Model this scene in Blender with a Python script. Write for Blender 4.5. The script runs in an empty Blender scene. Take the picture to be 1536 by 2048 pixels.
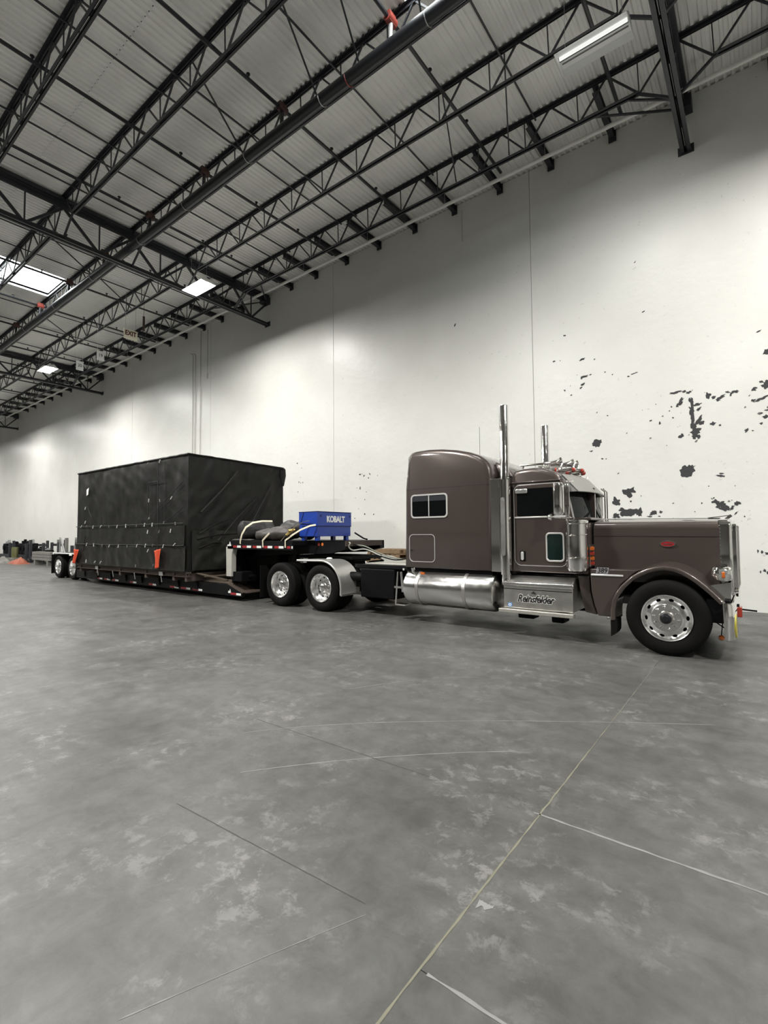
import bpy, bmesh, math, random
from mathutils import Matrix, Vector, noise
random.seed(7)
PI = math.pi
SC = bpy.context.scene
COL = SC.collection

# ------------------------------------------------------------------ camera
cam_d = bpy.data.cameras.new('camera')
cam_d.sensor_fit = 'HORIZONTAL'; cam_d.sensor_width = 36.0
cam_d.lens = 971.6 / 1536 * 36.0
cam_d.clip_start = 0.05; cam_d.clip_end = 400
cam = bpy.data.objects.new('camera', cam_d); COL.objects.link(cam)
Fpx = 971.6
def cdir(px, py): return Vector(((px-768)/Fpx, -(py-1024)/Fpx, -1.0)).normalized()
AX = -cdir(-490, 1077); AY = cdir(1520, 1062); AZ = AX.cross(AY)
AY = AZ.cross(AX).normalized(); AX.normalize(); AZ.normalize()
cam.matrix_world = Matrix(((AX.x, AX.y, AX.z, 0), (AY.x, AY.y, AY.z, 0), (AZ.x, AZ.y, AZ.z, 1.71), (0, 0, 0, 1)))
SC.camera = cam

# ------------------------------------------------------------------ world, exposure
w = bpy.data.worlds.new('world'); SC.world = w; w.use_nodes = True
w.node_tree.nodes['Background'].inputs[0].default_value = (0.55, 0.58, 0.62, 1)
w.node_tree.nodes['Background'].inputs[1].default_value = 0.05
SC.view_settings.view_transform = 'Standard'
SC.view_settings.look = 'None'
SC.view_settings.exposure = 0.35
SC.view_settings.gamma = 1.0
SC.view_settings.use_curve_mapping = False
LAMP_W = 325.0        # power of a high-bay lamp in the row along the wall
LAMP_W2 = 1150.0       # power of the unseen lamps over the open floor
SKY_E = 9.0           # daylight through the roof lights

# ------------------------------------------------------------------ materials
MATS = {}
def mat(name, col, rough=0.5, metal=0.0, var=0.10, scale=6.0, bump=0.0, bscale=40.0, coat=0.0, emit=None, estr=0.0, trans=0.0, spec=0.5, rvar=0.0, detail=4.0):
    m = bpy.data.materials.new(name); m.use_nodes = True
    nt = m.node_tree; b = nt.nodes['Principled BSDF']
    b.inputs['Roughness'].default_value = rough
    b.inputs['Metallic'].default_value = metal
    b.inputs['Coat Weight'].default_value = coat
    b.inputs['Coat Roughness'].default_value = 0.06
    b.inputs['Specular IOR Level'].default_value = spec
    b.inputs['Transmission Weight'].default_value = trans
    tc = nt.nodes.new('ShaderNodeTexCoord')
    nz = nt.nodes.new('ShaderNodeTexNoise'); nz.inputs['Scale'].default_value = scale; nz.inputs['Detail'].default_value = detail
    nt.links.new(tc.outputs['Object'], nz.inputs['Vector'])
    mx = nt.nodes.new('ShaderNodeMix'); mx.data_type = 'RGBA'
    mx.inputs[6].default_value = (*[max(0, c*(1-var)) for c in col], 1)
    mx.inputs[7].default_value = (*[min(1, c*(1+var)) for c in col], 1)
    nt.links.new(nz.outputs['Fac'], mx.inputs[0]); nt.links.new(mx.outputs[2], b.inputs['Base Color'])
    if rvar:
        mr = nt.nodes.new('ShaderNodeMapRange'); mr.inputs[3].default_value = max(0.02, rough-rvar); mr.inputs[4].default_value = min(1, rough+rvar)
        nt.links.new(nz.outputs['Fac'], mr.inputs[0]); nt.links.new(mr.outputs[0], b.inputs['Roughness'])
    if bump:
        n2 = nt.nodes.new('ShaderNodeTexNoise'); n2.inputs['Scale'].default_value = bscale; n2.inputs['Detail'].default_value = 5
        nt.links.new(tc.outputs['Object'], n2.inputs['Vector'])
        bp = nt.nodes.new('ShaderNodeBump'); bp.inputs['Strength'].default_value = bump; bp.inputs['Distance'].default_value = 0.02
        nt.links.new(n2.outputs['Fac'], bp.inputs['Height']); nt.links.new(bp.outputs[0], b.inputs['Normal'])
    if emit:
        b.inputs['Emission Color'].default_value = (*emit, 1); b.inputs['Emission Strength'].default_value = estr
    MATS[name] = m
    return m

def wall_mat():
    m = bpy.data.materials.new('painted_concrete'); m.use_nodes = True
    nt = m.node_tree; b = nt.nodes['Principled BSDF']; L = nt.links
    tc = nt.nodes.new('ShaderNodeTexCoord')
    n1 = nt.nodes.new('ShaderNodeTexNoise'); n1.inputs['Scale'].default_value = 0.5; n1.inputs['Detail'].default_value = 6
    L.new(tc.outputs['Object'], n1.inputs[0])
    r1 = nt.nodes.new('ShaderNodeValToRGB')
    r1.color_ramp.elements[0].position = 0.3; r1.color_ramp.elements[0].color = (0.75, 0.745, 0.705, 1)
    r1.color_ramp.elements[1].position = 0.72; r1.color_ramp.elements[1].color = (0.83, 0.828, 0.79, 1)
    L.new(n1.outputs['Fac'], r1.inputs[0])
    # small scuffs
    n2 = nt.nodes.new('ShaderNodeTexNoise'); n2.inputs['Scale'].default_value = 9; n2.inputs['Detail'].default_value = 8; n2.inputs['Roughness'].default_value = 0.7
    L.new(tc.outputs['Object'], n2.inputs[0])
    r2 = nt.nodes.new('ShaderNodeValToRGB'); r2.color_ramp.elements[0].position = 0.27; r2.color_ramp.elements[0].color = (0.6, 0.6, 0.58, 1)
    r2.color_ramp.elements[1].position = 0.36; r2.color_ramp.elements[1].color = (1, 1, 1, 1)
    L.new(n2.outputs['Fac'], r2.inputs[0])
    mx = nt.nodes.new('ShaderNodeMix'); mx.data_type = 'RGBA'; mx.blend_type = 'MULTIPLY'; mx.inputs[0].default_value = 1
    L.new(r1.outputs[0], mx.inputs[6]); L.new(r2.outputs[0], mx.inputs[7]); L.new(mx.outputs[2], b.inputs['Base Color'])
    b.inputs['Roughness'].default_value = 0.37
    b.inputs['Specular IOR Level'].default_value = 0.45
    n3 = nt.nodes.new('ShaderNodeTexNoise'); n3.inputs['Scale'].default_value = 5; n3.inputs['Detail'].default_value = 6
    L.new(tc.outputs['Object'], n3.inputs[0])
    bp = nt.nodes.new('ShaderNodeBump'); bp.inputs['Strength'].default_value = 0.22; bp.inputs['Distance'].default_value = 0.03
    L.new(n3.outputs['Fac'], bp.inputs['Height']); L.new(bp.outputs[0], b.inputs['Normal'])
    MATS['wall'] = m
wall_mat()

def floor_mat():
    m = bpy.data.materials.new('worn_concrete'); m.use_nodes = True
    nt = m.node_tree; b = nt.nodes['Principled BSDF']; L = nt.links
    geo = nt.nodes.new('ShaderNodeNewGeometry')
    def nz(scale, detail, rough=0.55, dist=0.0, sx=1, sy=1):
        mp = nt.nodes.new('ShaderNodeMapping'); mp.inputs['Scale'].default_value = (sx, sy, 1)
        L.new(geo.outputs['Position'], mp.inputs[0])
        n = nt.nodes.new('ShaderNodeTexNoise'); n.inputs['Scale'].default_value = scale; n.inputs['Detail'].default_value = detail
        n.inputs['Roughness'].default_value = rough; n.inputs['Distortion'].default_value = dist
        L.new(mp.outputs[0], n.inputs[0]); return n
    def ramp(n, p0, c0, p1, c1):
        r = nt.nodes.new('ShaderNodeValToRGB'); e = r.color_ramp.elements
        e[0].position = p0; e[0].color = (*c0, 1); e[1].position = p1; e[1].color = (*c1, 1)
        L.new(n.outputs['Fac'], r.inputs[0]); return r
    base = ramp(nz(0.55, 5, 0.6), 0.3, (0.064, 0.0635, 0.060), 0.72, (0.109, 0.108, 0.102))
    mid = ramp(nz(5.0, 12, 0.74, 0.35), 0.37, (0.78, 0.78, 0.78), 0.64, (1.20, 1.20, 1.20))
    m1 = nt.nodes.new('ShaderNodeMix'); m1.data_type = 'RGBA'; m1.blend_type = 'MULTIPLY'; m1.inputs[0].default_value = 1
    L.new(base.outputs[0], m1.inputs[6]); L.new(mid.outputs[0], m1.inputs[7])
    # pale chalky blotches, patchy
    bl = ramp(nz(7.5, 12, 0.74, 0.3), 0.52, (0, 0, 0), 0.60, (1, 1, 1))
    area = ramp(nz(1.1, 5, 0.6), 0.46, (0, 0, 0), 0.62, (1, 1, 1))
    mm = nt.nodes.new('ShaderNodeMath'); mm.operation = 'MULTIPLY'; L.new(bl.outputs[0], mm.inputs[0]); L.new(area.outputs[0], mm.inputs[1])
    m5 = nt.nodes.new('ShaderNodeMath'); m5.operation = 'MULTIPLY'; m5.inputs[1].default_value = 0.58; L.new(mm.outputs[0], m5.inputs[0])
    m2 = nt.nodes.new('ShaderNodeMix'); m2.data_type = 'RGBA'; m2.inputs[7].default_value = (0.225, 0.223, 0.212, 1)
    L.new(m5.outputs[0], m2.inputs[0]); L.new(m1.outputs[2], m2.inputs[6])
    # faint long tyre-drag streaks along the aisle
    st = ramp(nz(1.0, 5, 0.6, 0.3, 0.35, 3.2), 0.42, (0.93, 0.93, 0.93), 0.66, (1.07, 1.07, 1.07))
    m3 = nt.nodes.new('ShaderNodeMix'); m3.data_type = 'RGBA'; m3.blend_type = 'MULTIPLY'; m3.inputs[0].default_value = 1
    L.new(m2.outputs[2], m3.inputs[6]); L.new(st.outputs[0], m3.inputs[7]); L.new(m3.outputs[2], b.inputs['Base Color'])
    rr = ramp(nz(1.7, 6), 0.3, (0.34, 0.34, 0.34), 0.7, (0.52, 0.52, 0.52)); L.new(rr.outputs[0], b.inputs['Roughness'])
    b.inputs['Specular IOR Level'].default_value = 0.4
    bp = nt.nodes.new('ShaderNodeBump'); bp.inputs['Strength'].default_value = 0.06; bp.inputs['Distance'].default_value = 0.01
    L.new(nz(30, 6).outputs['Fac'], bp.inputs['Height']); L.new(bp.outputs[0], b.inputs['Normal'])
    MATS['floor'] = m
floor_mat()

mat('deck', (0.89, 0.89, 0.855), 0.55, var=0.08, scale=1.2, bump=0.05)
mat('steel_dark', (0.028, 0.030, 0.036), 0.45, var=0.2)
mat('pipe_black', (0.020, 0.021, 0.025), 0.35, var=0.2)
mat('pipe_white', (0.93, 0.92, 0.86), 0.4)
mat('red_fitting', (0.30, 0.05, 0.035), 0.4)
mat('brown_fitting', (0.07, 0.03, 0.026), 0.5)
mat('galvanised', (0.45, 0.45, 0.44), 0.4, metal=0.6)
mat('lamp_white', (0.80, 0.81, 0.80), 0.35, var=0.03)
mat('lamp_slot', (0.12, 0.12, 0.12), 0.6)
mat('tube_lit', (0.95, 0.95, 0.92), 0.4, emit=(1.0, 0.97, 0.90), estr=35.0)
mat('tube_dim', (0.92, 0.93, 0.92), 0.3, emit=(1.0, 1.0, 0.98), estr=0.55)
mat('skylight', (0.9, 0.93, 0.95), 0.5, emit=(0.95, 1.0, 1.0), estr=SKY_E)
mat('chip', (0.045, 0.046, 0.048), 0.8, var=0.25, scale=20)
mat('chip_light', (0.16, 0.16, 0.155), 0.8, var=0.25, scale=20)
mat('joint_dark', (0.10, 0.10, 0.095), 0.9)
mat('joint_wall', (0.36, 0.355, 0.335), 0.8)
mat('joint_filler', (0.155, 0.15, 0.108), 0.8, var=0.3, scale=8)
mat('joint_pale', (0.20, 0.20, 0.19), 0.8, var=0.3, scale=8)
mat('scuff', (0.185, 0.183, 0.172), 0.6, var=0.25, scale=9)
mat('paint', (0.072, 0.055, 0.048), 0.32, metal=0.35, var=0.05, scale=3, coat=0.9)
mat('paint_gap', (0.012, 0.010, 0.010), 0.6)
mat('chrome', (0.82, 0.81, 0.79), 0.07, metal=1.0, var=0.03)
mat('chrome_wavy', (0.66, 0.65, 0.63), 0.05, metal=1.0, var=0.03, bump=0.3, bscale=9)
mat('alu', (0.72, 0.71, 0.69), 0.22, metal=1.0, var=0.06, scale=14, rvar=0.08)
mat('alu_wheel', (0.86, 0.86, 0.85), 0.22, metal=1.0, var=0.05, scale=14, rvar=0.06)
mat('alu_brushed', (0.60, 0.59, 0.56), 0.36, metal=1.0, var=0.08, scale=10, rvar=0.1)
mat('tread_plate', (0.62, 0.60, 0.55), 0.42, metal=0.85, var=0.1, scale=25, bump=0.3, bscale=60)
mat('rubber', (0.0055, 0.0053, 0.005), 0.7, spec=0.12, var=0.2, scale=12, bump=0.05)
mat('black', (0.004, 0.004, 0.0045), 0.6, spec=0.1, var=0.3)
mat('black_gloss', (0.012, 0.012, 0.014), 0.25, var=0.2)
mat('frame_black', (0.005, 0.005, 0.0055), 0.5, spec=0.14, var=0.4, scale=4)
mat('glass_dark', (0.004, 0.0045, 0.005), 0.04, var=0.1, spec=0.22)
mat('glass_green', (0.008, 0.018, 0.016), 0.05, var=0.4, scale=5, spec=0.6)
mat('glass_windshield', (0.012, 0.015, 0.0145), 0.05, var=0.5, scale=4, spec=0.03)
mat('visor_alu', (0.36, 0.355, 0.335), 0.45, metal=0.7, var=0.05)
mat('fender_alu', (0.62, 0.61, 0.58), 0.34, metal=0.7, var=0.08, scale=8)
mat('floor_line', (0.055, 0.055, 0.052), 0.8)
mat('trim_bright', (0.80, 0.79, 0.76), 0.3, metal=0.55, var=0.04)
mat('timber_grey', (0.17, 0.165, 0.15), 0.8, var=0.3, scale=5)
mat('glass_shade', (0.035, 0.038, 0.042), 0.2, var=0.1)
mat('lens_clear', (0.62, 0.62, 0.60), 0.12, metal=0.75, var=0.25, scale=18, coat=0.6)
mat('amber', (0.55, 0.13, 0.02), 0.2, coat=0.5)
mat('red_lens', (0.34, 0.035, 0.02), 0.2, coat=0.5)
mat('emblem_red', (0.30, 0.015, 0.02), 0.25, coat=0.6)
mat('white_paint', (0.75, 0.75, 0.72), 0.45)
mat('tape_white', (0.78, 0.78, 0.75), 0.4)
mat('tape_red', (0.30, 0.018, 0.022), 0.4)
mat('yellow', (0.62, 0.55, 0.10), 0.5)
mat('sticker_blue', (0.10, 0.25, 0.55), 0.5)
mat('decal_grey', (0.26, 0.25, 0.27), 0.4)
mat('letter_dark', (0.02, 0.018, 0.018), 0.4)
mat('tool_blue', (0.008, 0.042, 0.30), 0.38, var=0.08, coat=0.2)
mat('tool_blue_dark', (0.004, 0.012, 0.09), 0.5)
mat('tarp', (0.0125, 0.0125, 0.0115), 0.42, spec=0.17, var=0.35, scale=2.2, bump=0.25, bscale=5, rvar=0.1)
mat('tarp_flap', (0.0155, 0.0155, 0.0138), 0.40, spec=0.22, var=0.4, scale=3.5, bump=0.35, bscale=7, rvar=0.1)
mat('tarp_roll', (0.055, 0.048, 0.044), 0.5, var=0.35, scale=6, bump=0.4, bscale=14)
mat('tarp_roll_dark', (0.020, 0.018, 0.018), 0.5, var=0.35, scale=6, bump=0.4, bscale=14)
mat('bungee', (0.006, 0.006, 0.006), 0.7)
mat('rust', (0.060, 0.042, 0.033), 0.7, var=0.4, scale=7, bump=0.2)
mat('plank', (0.105, 0.078, 0.056), 0.75, var=0.4, scale=9, bump=0.2)
mat('flag_orange', (0.62, 0.075, 0.025), 0.75, var=0.15, scale=8)
mat('strap', (0.62, 0.56, 0.42), 0.7, var=0.2, scale=12)
mat('brass', (0.5, 0.36, 0.13), 0.35, metal=0.8)
mat('hose_green', (0.18, 0.20, 0.15), 0.5)
mat('hose_grey', (0.40, 0.40, 0.35), 0.5)
mat('pallet_wood', (0.30, 0.20, 0.115), 0.75, var=0.35, scale=9, bump=0.2)
mat('post_grey', (0.42, 0.41, 0.37), 0.6, var=0.12)
mat('grey_bag', (0.17, 0.165, 0.15), 0.8, var=0.3, scale=5, bump=0.4, bscale=10)
mat('olive', (0.10, 0.10, 0.035), 0.7, var=0.3)
mat('orange_bundle', (0.30, 0.085, 0.045), 0.7, var=0.35, scale=6, bump=0.4, bscale=9)
mat('exit_face', (0.90, 0.86, 0.70), 0.5, var=0.04)
mat('exit_red', (0.10, 0.012, 0.010), 0.5)
mat('sign_white', (0.70, 0.70, 0.68), 0.5)
mat('conduit', (0.55, 0.54, 0.51), 0.4)

# ------------------------------------------------------------------ mesh helpers
ORIG = {}
def tags(o, label=None, cat=None, group=None, kind=None):
    if label: o['label'] = label
    if cat: o['category'] = cat
    if group: o['group'] = group
    if kind: o['kind'] = kind
    return o
def thing(name, loc, label, cat, group=None):
    o = bpy.data.objects.new(name, None); COL.objects.link(o)
    o.location = loc; o.empty_display_size = 0.2; ORIG[o] = Vector(loc)
    return tags(o, label, cat, group)

class MB:
    def __init__(s): s.v = []; s.f = []
    def add(s, vs, fs):
        n = len(s.v); s.v += [tuple(v) for v in vs]; s.f += [tuple(i+n for i in f) for f in fs]; return s
    def box(s, x0, x1, y0, y1, z0, z1):
        return s.add([(x0,y0,z0),(x1,y0,z0),(x1,y1,z0),(x0,y1,z0),(x0,y0,z1),(x1,y0,z1),(x1,y1,z1),(x0,y1,z1)],
                     [(3,2,1,0),(4,5,6,7),(0,1,5,4),(1,2,6,5),(2,3,7,6),(3,0,4,7)])
    def beam(s, p0, p1, wd, ht, up=(0,0,1)):
        p0 = Vector(p0); p1 = Vector(p1); d = (p1-p0).normalized(); u = Vector(up)
        if abs(d.dot(u)) > 0.99: u = Vector((1,0,0))
        a = d.cross(u).normalized()*wd/2; b = a.cross(d).normalized()*ht/2
        vs = [p+q for p in (p0,p1) for q in (-a-b, a-b, a+b, -a+b)]
        return s.add(vs, [(3,2,1,0),(4,5,6,7),(0,1,5,4),(1,2,6,5),(2,3,7,6),(3,0,4,7)])
    def cyl(s, p0, p1, r, seg=12, r2=None, cap=True):
        p0 = Vector(p0); p1 = Vector(p1); r2 = r if r2 is None else r2
        d = (p1-p0).normalized(); u = Vector((0,0,1)) if abs(d.z) < 0.9 else Vector((1,0,0))
        a = d.cross(u).normalized(); b = d.cross(a)
        vs = [p0+r*(a*math.cos(t)+b*math.sin(t)) for t in [2*PI*i/seg for i in range(seg)]] + [p1+r2*(a*math.cos(t)+b*math.sin(t)) for t in [2*PI*i/seg for i in range(seg)]]
        fs = [(i,(i+1)%seg,seg+(i+1)%seg,seg+i) for i in range(seg)]
        if cap: fs += [tuple(range(seg-1,-1,-1)), tuple(range(seg,2*seg))]
        return s.add(vs, fs)
    def tube(s, pts, r, seg=6, flat=None):
        pts = [Vector(p) for p in pts]; rings = []; prev = None
        for i, p in enumerate(pts):
            d = (pts[min(i+1,len(pts)-1)]-pts[max(i-1,0)]).normalized()
            if prev is None:
                u = Vector((0,0,1)) if abs(d.z) < 0.9 else Vector((0,1,0)); a = d.cross(u).normalized()
            else: a = (prev-d*prev.dot(d)).normalized()
            b = d.cross(a); prev = a
            ra, rb = (r, r) if flat is None else flat
            rings.append([p+ra*a*math.cos(2*PI*k/seg)+rb*b*math.sin(2*PI*k/seg) for k in range(seg)])
        return s.loft(rings)
    def loft(s, rings, cap=True, closed=True):
        n = len(rings[0]); vs = [p for r in rings for p in r]; fs = []
        for i in range(len(rings)-1):
            for k in range(n if closed else n-1):
                k2 = (k+1)%n; fs.append((i*n+k, i*n+k2, (i+1)*n+k2, (i+1)*n+k))
        if cap and closed: fs += [tuple(range(n-1,-1,-1)), tuple((len(rings)-1)*n+k for k in range(n))]
        return s.add(vs, fs)
    def lathe(s, prof, c, axis='y', seg=48, closed=False):
        c = Vector(c); rings = []
        for i in range(seg):
            t = 2*PI*i/seg; ring = []
            for r, a in prof:
                if axis == 'y': ring.append(c+Vector((r*math.cos(t), a, r*math.sin(t))))
                elif axis == 'x': ring.append(c+Vector((a, r*math.cos(t), r*math.sin(t))))
                else: ring.append(c+Vector((r*math.cos(t), r*math.sin(t), a)))
            rings.append(ring)
        n = len(prof); vs = [p for r in rings for p in r]; fs = []
        for i in range(seg):
            j = (i+1)%seg
            for k in range(n if closed else n-1):
                k2 = (k+1)%n; fs.append((i*n+k, j*n+k, j*n+k2, i*n+k2))
        return s.add(vs, fs)
    def prism(s, poly, axis, a, b):
        def P(p, t):
            if axis == 'y': return (p[0], t, p[1])
            if axis == 'x': return (t, p[0], p[1])
            return (p[0], p[1], t)
        n = len(poly)
        return s.add([P(p,a) for p in poly]+[P(p,b) for p in poly],
                     [tuple(range(n-1,-1,-1)), tuple(range(n,2*n))]+[(i,(i+1)%n,n+(i+1)%n,n+i) for i in range(n)])
    def ring(s, outer, inner, axis, a, b):
        def P(p, t):
            if axis == 'y': return (p[0], t, p[1])
            if axis == 'x': return (t, p[0], p[1])
            return (p[0], p[1], t)
        n = len(outer)
        vs = [P(p,a) for p in outer]+[P(p,a) for p in inner]+[P(p,b) for p in outer]+[P(p,b) for p in inner]; fs = []
        for i in range(n):
            j = (i+1)%n
            fs += [(i,j,n+j,n+i),(2*n+i,3*n+i,3*n+j,2*n+j),(i,2*n+i,2*n+j,j),(n+i,n+j,3*n+j,3*n+i)]
        return s.add(vs, fs)
    def mesh(s, name, origin=(0,0,0), smooth=True, angle=35, fix=True):
        o = Vector(origin); me = bpy.data.meshes.new(name)
        me.from_pydata([tuple(Vector(v)-o) for v in s.v], [], s.f)
        if fix:
            bm = bmesh.new(); bm.from_mesh(me); bmesh.ops.recalc_face_normals(bm, faces=bm.faces); bm.to_mesh(me); bm.free()
        if smooth:
            me.polygons.foreach_set('use_smooth', [True]*len(me.polygons)); me.set_sharp_from_angle(angle=math.radians(angle))
        me.update(); return me
    def build(s, name, m, parent=None, bevel=0, seg=2, smooth=True, angle=35, label=None, cat=None, group=None, kind=None, fix=True, origin=None):
        if origin is None: origin = ORIG.get(parent, Vector((0,0,0))) if parent else Vector((0,0,0))
        me = s.mesh(name, origin, smooth, angle, fix); me.materials.append(MATS[m])
        o = bpy.data.objects.new(name, me); COL.objects.link(o)
        ORIG[o] = Vector(origin)
        if parent: o.parent = parent
        else: o.location = origin
        if bevel:
            bv = o.modifiers.new('bevel','BEVEL'); bv.width = bevel; bv.segments = seg; bv.limit_method = 'ANGLE'; bv.angle_limit = math.radians(40); bv.harden_normals = False
        return tags(o, label, cat, group, kind)

def inst(name, me, parent, loc, rot=(0,0,0), scale=(1,1,1)):
    """another object sharing mesh data; loc in world for a top-level parent at ORIG"""
    o = bpy.data.objects.new(name, me); COL.objects.link(o); o.parent = parent
    o.location = Vector(loc) - ORIG.get(parent, Vector((0,0,0))); o.rotation_euler = rot; o.scale = scale
    ORIG[o] = Vector(loc)
    return o
def rr(x0, x1, z0, z1, r, n=5):
    pts = []
    for cx_, cz_, a0 in ((x1-r,z1-r,0),(x0+r,z1-r,PI/2),(x0+r,z0+r,PI),(x1-r,z0+r,1.5*PI)):
        for i in range(n+1):
            t = a0+PI/2*i/n; pts.append((cx_+r*math.cos(t), cz_+r*math.sin(t)))
    return pts
def inset2(poly, d):
    """move each vertex of a CCW polygon inwards by d (scalar or per-vertex list)"""
    n = len(poly); out = []
    for i, p in enumerate(poly):
        a = Vector(poly[i-1]); b = Vector(p); c = Vector(poly[(i+1)%n])
        e1 = (b-a).normalized(); e2 = (c-b).normalized()
        n1 = Vector((-e1.y, e1.x)); n2 = Vector((-e2.y, e2.x)); m = (n1+n2)
        if m.length < 1e-6: m = n1
        m.normalize(); k = max(0.5, m.dot(n1)); dd = d[i] if isinstance(d,(list,tuple)) else d
        q = b+m*dd/k; out.append((q.x, q.y))
    return out
def text_mesh(body, size, extrude=0.002, offset=0.0, shear=0.0, spacing=1.0):
    cu = bpy.data.curves.new('t','FONT'); cu.body = body; cu.size = size; cu.extrude = extrude; cu.offset = offset; cu.shear = shear
    cu.space_character = spacing; cu.align_x = 'CENTER'; cu.align_y = 'CENTER'; cu.resolution_u = 4
    o = bpy.data.objects.new('t', cu); COL.objects.link(o)
    dg = bpy.context.evaluated_depsgraph_get(); me = bpy.data.meshes.new_from_object(o.evaluated_get(dg))
    bpy.data.objects.remove(o); bpy.data.curves.remove(cu); return me
def text_obj(name, body, size, m, parent, loc, rot, sx=1.0, **k):
    me = text_mesh(body, size, **k); me.name = name; me.materials.clear(); me.materials.append(MATS[m])
    o = inst(name, me, parent, loc, rot, (sx,1,1)); return o

# ================================================================== BUILDING
YW = 12.95; ZD = 11.87
GX = [13.95, -1.065, -16.13, -32.07, -48.0, -63.9]      # column lines / girders
JY = [-0.48, 1.46, 3.40, 5.34, 7.33, 9.27, 11.24]        # joists
X0, X1, Y0 = -70.0, 22.0, -44.0

# ---- floor: slabs between the joints
fl = MB().box(X0, X1, Y0, 13.3, -0.30, -0.012).build('floor', 'joint_dark', kind='structure')
fx = [X0, -46.2, -31.2, -16.15, -1.115, 13.9, X1]
fy = [Y0, -13.0, -1.0, 1.65, 2.965, 13.2]
g = 0.0016
for i in range(len(fx)-1):
    if i < 4: fy = [Y0, -13.0, -1.0, 13.2]
    else: fy = [Y0, -13.0, -1.0, 1.65, 2.965, 13.2]
    for j in range(len(fy)-1):
        MB().box(fx[i]+g, fx[i+1]-g, fy[j]+g, fy[j+1]-g, -0.2, 0.0).build('slab', 'floor', fl, smooth=False)
def wob_strip(p0, p1, w0, w1, z, n, seed, ragged=1.0):
    m = MB(); p0 = Vector(p0); p1 = Vector(p1); d = (p1-p0); nn = Vector((-d.y, d.x)).normalized(); L = []; R = []
    for i in range(n+1):
        t = i/n; p = p0+d*t; wd = w0+(w1-w0)*t
        a = noise.noise((t*n*0.45+seed, seed, 0)); b = noise.noise((t*n*0.45, seed*3.1, 5))
        ql = p+nn*wd*(0.5+ragged*a*0.7); qr = p-nn*wd*(0.5+ragged*b*0.7)
        L.append((ql.x, ql.y, z)); R.append((qr.x, qr.y, z))
    m.add(L+R, [(i, i+1, n+2+i, n+1+i) for i in range(n)]); return m
wob_strip((-1.115,1.15),(-1.115,4.05),0.010,0.009,0.0012,60,1).build('joint_filler','joint_filler',fl)
wob_strip((-1.115,4.05),(-1.115,7.0),0.005,0.005,0.0012,40,2).build('joint_filler','joint_filler',fl)
wob_strip((-1.15,2.965),(0.9,2.965),0.014,0.018,0.0012,50,3).build('joint_filler','joint_pale',fl)
wob_strip((-1.08,1.65),(0.4,1.65),0.013,0.012,0.0012,30,4).build('joint_filler','joint_pale',fl)
wob_strip((-3.0,1.70),(-1.5,1.78),0.006,0.004,0.0012,40,21).build('floor_line','floor_line',fl)
wob_strip((-3.75,2.90),(-1.9,2.955),0.006,0.005,0.0012,40,22).build('floor_line','floor_line',fl)
wob_strip((-1.09,2.10),(-1.02,2.11),0.05,0.02,0.0014,10,5).build('floor_mark','joint_pale',fl)
def arc_mark(p, q, r, w_, seed):
    p = Vector(p); q = Vector(q); r = Vector(r); m = MB(); n = 40; L = []; R = []
    c = (q-(p+r)*0.25)*2
    for i in range(n+1):
        t = i/n; a = p*(1-t)**2+c*2*t*(1-t)+r*t*t; dd = (p*(-2)*(1-t)+c*(2-4*t)+r*2*t).normalized(); nn = Vector((-dd.y, dd.x))
        ww = w_*(0.45+0.9*abs(noise.noise((t*9+seed, seed, 1))))
        L.append((*(a+nn*ww), 0.0011)); R.append((*(a-nn*ww), 0.0011))
    m.add(L+R, [(i, i+1, n+2+i, n+1+i) for i in range(n)]); m.build('floor_scratch', 'scuff', fl)
arc_mark((-3.02,2.19),(-2.36,2.98),(-1.58,3.69),0.009,1)
arc_mark((-3.6,2.62),(-2.45,3.80),(-0.37,5.24),0.009,2)
arc_mark((-3.64,4.07),(-3.17,4.87),(-2.68,5.31),0.009,3)
arc_mark((-1.85,0.84),(-1.67,1.26),(-1.46,1.73),0.003,5)
arc_mark((-6.4,3.2),(-5.6,4.5),(-4.4,5.6),0.008,8)

# ---- white tilt-up wall: panels with recessed joints
wb = MB().box(X0, X1, YW+0.012, 13.4, 0.0, ZD-0.045).build('wall_back', 'joint_wall', kind='structure')
pj = [X0, -59.1, -51.4, -43.6, -35.85, -28.1, -20.3, -12.33, -4.79, 2.95, 10.7, X1]
for i in range(len(pj)-1):
    MB().box(pj[i]+0.008, pj[i+1]-0.008, YW, YW+0.02, 0.0, ZD-0.045).build('wall_panel', 'wall', wb, smooth=False)
# peeled paint: thin irregular scars in the coating, darker concrete showing
def chip(cx_, cz_, wd, ht, rot=0.0, seed=0, m='chip', n=22):
    pts = []
    for i in range(n):
        t = 2*PI*i/n
        rad = 1+0.75*noise.noise((math.cos(t)*1.6+seed*7.3, math.sin(t)*1.6, seed*1.7))+0.45*noise.noise((math.cos(t)*4.5, math.sin(t)*4.5+seed*3.1, seed))
        rad = max(0.25, rad)
        x = wd/2*rad*math.cos(t); z = ht/2*rad*math.sin(t)
        pts.append((cx_+x*math.cos(rot)-z*math.sin(rot), cz_+x*math.sin(rot)+z*math.cos(rot)))
    dd = YW-0.0018-0.0004*(seed % 11)
    mb = MB(); c = (sum(p[0] for p in pts)/n, dd, sum(p[1] for p in pts)/n)
    vs = [c]+[(p[0], dd, p[1]) for p in pts]+[(p[0], YW, p[1]) for p in pts]
    fs = [(0, 1+i, 1+(i+1)%n) for i in range(n)]+[(1+i, 1+n+i, 1+n+(i+1)%n, 1+(i+1)%n) for i in range(n)]
    mb.add(vs, fs).build('paint_chip', m, wb, smooth=False)
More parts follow.
